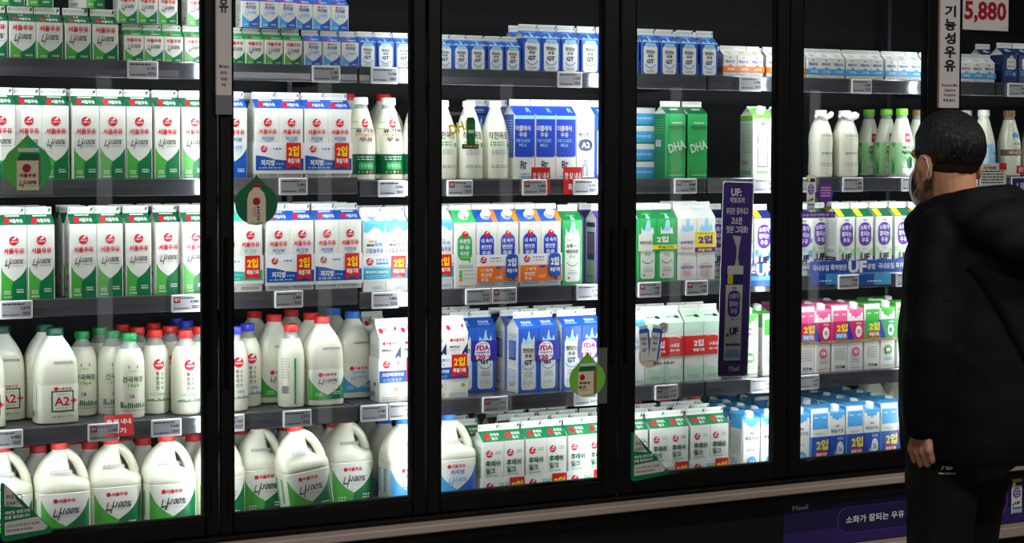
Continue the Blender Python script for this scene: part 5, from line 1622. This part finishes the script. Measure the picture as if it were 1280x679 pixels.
# trunk, hips, limbs under the clothes
pc += [limb([(-.03, .05, .92), (0, 0, 1.05), (0, 0, 1.25), (-.005, .01, 1.36)], [.085, .115, .13, .1], 20), limb([(-.14, 0, 1.35), (.14, 0, 1.35)], [.055, .055])]
LH, RH = (-.115, .02, .84), (.06, .10, .84)
LF, RF = (-.125, -.01, .08), (.06, .14, .08)
for h, f in ((LH, LF), (RH, RF)):
    pc.append(limb([h, ((h[0] + f[0]) / 2, (h[1] + f[1]) / 2 + .02, .46), f], [.078, .052, .036], 16))
    pc.append(limb([(f[0], f[1] - .03, .05), (f[0], f[1] + .14, .035)], [.035, .03]))
ARM_L = [(-.145, .0, 1.355), (-.215, -.045, 1.11), (-.213, -.02, .908)]
ARM_R = [(.15, .0, 1.355), (.225, -.03, 1.10), (.225, .08, .90)]
for sd, ar in ((-1, ARM_L), (1, ARM_R)):
    pc.append(limb(ar, [.048, .038, .027], 16))
    wx, wy, wz = ar[2]
    i_ = -sd      # towards the body
    pc.append(limb([(wx, wy, wz), (wx + i_ * .004, wy + .006, wz - .035)], [.027, .029], 14))
    for k, (dy, L) in enumerate(((.034, .9), (.0125, 1.0), (-.0095, .95), (-.031, .78))):
        kn = (wx + i_ * .0, wy + .006 + dy, wz - .082 + (.004 if k in (0, 2) else .012 if k == 3 else 0))
        pc.append(limb([(wx + i_ * .004, wy + .006 + dy * .62, wz - .03), kn], [.0125, .0115], 10))
        p1 = (kn[0] + i_ * .016 * L, kn[1] + .003, kn[2] - .034 * L); p2 = (p1[0] + i_ * .027 * L, p1[1] + .003, p1[2] + .004); p3 = (p2[0] + i_ * .006, p2[1] + .002, p2[2] + .021 * L)
        pc.append(limb([kn, p1], [.0105, .0093], 10)); pc.append(limb([p1, p2], [.0093, .0085], 10)); pc.append(limb([p2, p3], [.0085, .007], 10))
    pc.append(limb([(wx + i_ * .008, wy + .022, wz - .018), (wx + i_ * .018, wy + .05, wz - .048), (wx + i_ * .028, wy + .055, wz - .078), (wx + i_ * .036, wy + .046, wz - .1)], [.0145, .0115, .0098, .008], 10))
body = fuse('body', pc, 'skin', .0036, 3, man)

# hair: thick on the crown, cropped short towards the nape
def hair_shell(grow, lo_back, lo_side, lo_front, m, name, thick):
    B = MB(); nu, nv = 48, 26
    def pt(u, t, g):
        c, s_ = math.cos(u), math.sin(u)
        fx, fy, fz = .0755 + g, .096 + g, .091 + g
        return Vector(H(fx * math.sin(t) * c, -.006 + fy * math.sin(t) * s_, fz * math.cos(t)))
    rows = []
    for j in range(nv + 1):
        ring = []
        for i in range(nu):
            u = 2 * math.pi * i / nu; sy = math.sin(u)          # +1 front, -1 back
            lo = lo_side + (lo_front - lo_side) * max(0, sy) ** 1.2 + (lo_back - lo_side) * max(0, -sy) ** .8
            tmax = math.acos(max(-.98, min(.98, lo / (.091 + grow))))
            g = grow * (1 - .97 * (j / nv) ** 3) + .0012 * math.sin(u * 13 + j) * (j / nv)
            ring.append(pt(u, .04 + (tmax - .04) * j / nv, g))
        rows.append(ring)
    inner = [[p + (Vector(HC) - p).normalized() * thick for p in r] for r in rows]
    B.loft(rows[::-1] + inner[0:0], m, caps=False); n0 = len(B.v)
    B.f.append(tuple(n0 - nu + i for i in range(nu))); B.m.append(0); B.sm.append(True)
    # underside
    o = len(B.v); B.v += [tuple(p) for p in inner[-1]]
    for i in range(nu):
        B.f.append((i, o + i, o + (i + 1) % nu, (i + 1) % nu)); B.m.append(0); B.sm.append(True)
    return B.build(name, man)


hair_shell(.0125, -.066, -.03, .03, 'hair', 'hair', .014)
hair_shell(.0042, -.104, -.055, .02, 'hair_short', 'hair_fade', .006)

# face mask and its ear loops
B = MB(); rows = []
for j in range(9):
    t = math.radians(48 + 96 * j / 8); ring = []
    for i in range(17):
        u = math.radians(22 + 136 * i / 16)
        ring.append(H(.068 * math.sin(t) ** .6 * math.cos(u), .036 + .076 * math.sin(t) ** .7 * math.sin(u) + (.006 if i in (8,) else 0), -.094 + .066 * math.cos(t)))
    rows.append(ring)
B.loft(rows, 'mask_cloth', closed=False, caps=False)
mk = B.build('face_mask', man); sol = mk.modifiers.new('thick', 'SOLIDIFY'); sol.thickness = .002
for s in (-1, 1):
    B = MB().tube([H(s * .061, .062, -.066), H(s * .0775, .02, -.034), H(s * .087, -.004, -.015), H(s * .0895, -.024, -.022), H(s * .088, -.032, -.045), H(s * .0845, -.022, -.07), H(s * .077, .012, -.088), H(s * .058, .062, -.118)], .0018, 'mask_cloth', 6)
    B.build('ear_loop', man)

# jacket
def ring_j(z, cx, cy, rx, ry, e=2.5, n=40):
    return [(p[0], p[1], z) for p in ring_se(cx - rx, cx + rx, cy - ry, cy + ry, z, n, e)]


T = MB().loft([ring_j(*q) for q in ((.797, 0, .0, .185, .16), (.807, 0, 0, .20, .175), (.86, 0, 0, .205, .182), (.95, 0, 0, .207, .182), (1.10, 0, .01, .205, .178), (1.22, 0, .012, .2, .168), (1.31, -.004, .012, .19, .152), (1.365, -.01, .015, .165, .135), (1.40, -.016, .025, .135, .115), (1.44, -.024, .035, .095, .095), (1.455, -.028, .04, .065, .07))], 'jacket')
pj = [T]
for ar in (ARM_L, ARM_R):
    a, b, c = [Vector(q) for q in ar]
    pj.append(limb([a + Vector((0, 0, .0)), a.lerp(b, .5) + Vector((0, 0, 0)), b, b.lerp(c, .55), c + Vector((0, 0, .012))], [.082, .078, .068, .062, .05], 20))
    pj.append(limb([c + Vector((0, 0, .02)), c + Vector((0, 0, -.002))], [.047, .046], 20))
col = [(-.02, -.06, 1.46), (-.09, -.04, 1.452), (-.122, .02, 1.44), (-.125, .085, 1.42), (-.11, .145, 1.39), (-.07, .175, 1.335)]
colr = [(-.02, -.06, 1.46), (.05, -.04, 1.458), (.085, .02, 1.45), (.085, .085, 1.425), (.06, .145, 1.39), (.0, .175, 1.335)]
pj.append(limb(col, [.036, .034, .031, .03, .028, .026])); pj.append(limb(colr, [.036, .034, .031, .03, .028, .026]))
pj += [ellipsoid((-.005, -.115, 1.385), (.16, .085, .075), (-.25, 'X')), ellipsoid((.01, -.16, 1.35), (.13, .06, .065)), ellipsoid((-.1, -.055, 1.405), (.07, .075, .05), (.5, 'Z')), ellipsoid((.09, -.055, 1.41), (.075, .075, .05), (-.5, 'Z'))]
jacket = fuse('jacket', pj, 'jacket', .0085, 4, man, (.16, .02))
pt_ = []
for h, f in ((LH, LF), (RH, RF)):
    k = ((h[0] + f[0]) / 2, (h[1] + f[1]) / 2 + .018, .46)
    pt_.append(limb([(h[0], h[1], .83), (h[0], h[1], .72), k, (f[0], f[1], .1)], [.092, .088, .078, .07], 24))
pt_.append(limb([(-.06, .01, .84), (.04, .03, .84)], [.105, .105], 24))
trousers = fuse('trousers', pt_, 'trousers', .009, 4, man, (.12, .014))
for f in (LF, RF):
    B = MB(); rr = []
    for y, hw, zt in ((-.075, .02, .06), (-.065, .034, .085), (-.02, .038, .095), (.05, .042, .075), (.12, .046, .05), (.165, .038, .04), (.185, .02, .03)):
        rr.append([(f[0] + hw * math.cos(a), f[1] + y, .012 + (zt - .012) * max(0, math.sin(a)) if math.sin(a) > 0 else .012) for a in [2 * math.pi * k / 20 for k in range(20)]])
    B.loft(rr, 'shoe'); sh = B.build('shoe', man)
    B = MB(); B.loft([[(f[0] + hw * c, f[1] + y, z) for c, z in ((-1, 0.0), (1, 0.0), (1, .016), (-1, .016))] for y, hw in ((-.08, .024), (-.06, .04), (.05, .045), (.12, .049), (.17, .04), (.192, .02))], 'sole'); B.build('sole', sh)


def wrap(name, obj, px, py, W, H, art, parent=None, lift=.0012):
    """printing that follows the cloth below it"""
    bv = BVHTree.FromPolygons([v.co.copy() for v in obj.data.vertices], [tuple(p.vertices) for p in obj.data.polygons])
    off = Vector((man.location.x, man.location.y, 0)); o = CAM - off; d = (at_depth(px, py, 4.45) - CAM).normalized()
    hit, n, _, _ = bv.ray_cast(o, d)
    if hit is None:
        return
    nrm = Vector((n.x, n.y, 0)).normalized(); u = Vector((0, 0, 1)).cross(nrm).normalized() ; A = Art(W, H); art(A); B = MB()

    def f(a, b, e):
        q = hit + u * a + Vector((0, 0, 1)) * (b - H / 2); h2, n2, _, _ = bv.ray_cast(q + nrm * .06, -nrm)
        return (h2 if h2 else q) + nrm * (lift + e)
    A.emit(B, f); return B.build(name, parent or obj)


wrap('logo_print', trousers, 1184, 586, .042, .032, lambda A: (A.text('white', 'N', .4, .68, .4, .56, .05, .3), A.text('white', 'B', .68, .68, .34, .56, .05, .3), A.rect('trousers', .3, .58, .9, .62), A.rect('trousers', .3, .72, .9, .76), A.text('white', 'new balance', .5, .16, .98, .2, .02)))
wrap('sleeve_patch', jacket, 1185, 362, .03, .055, lambda A: A.rect('patch', 0, 0, 1, 1, 6))
wrap('zip_pocket', jacket, 1146, 366, .006, .05, lambda A: (A.rect('strap', 0, 0, 1, 1), A.rect('lgrey', .2, .4, .8, .62)))
# shoulder strap across the back
bv = BVHTree.FromPolygons([v.co.copy() for v in jacket.data.vertices], [tuple(p.vertices) for p in jacket.data.polygons])
B = MB(); rings = []
for k in range(15):
    t = k / 14; c = Vector((-.135 + .20 * t, -.40, 1.30 - .36 * t)); row = []
    for w_ in (-.018, 0, .018):
        q = c + Vector((w_, 0, w_ * .55)); h2, n2, _, _ = bv.ray_cast(q, Vector((0, 1, 0)))
        row.append((h2 if h2 else Vector((q.x, -.17, q.z))) + Vector((0, -.003, 0)))
    rings.append(row)
B.loft(rings, 'strap', closed=False, caps=False); st = B.build('shoulder_strap', man); sm_ = st.modifiers.new('thick', 'SOLIDIFY'); sm_.thickness = .003
bpy.data.objects.remove(_fo)
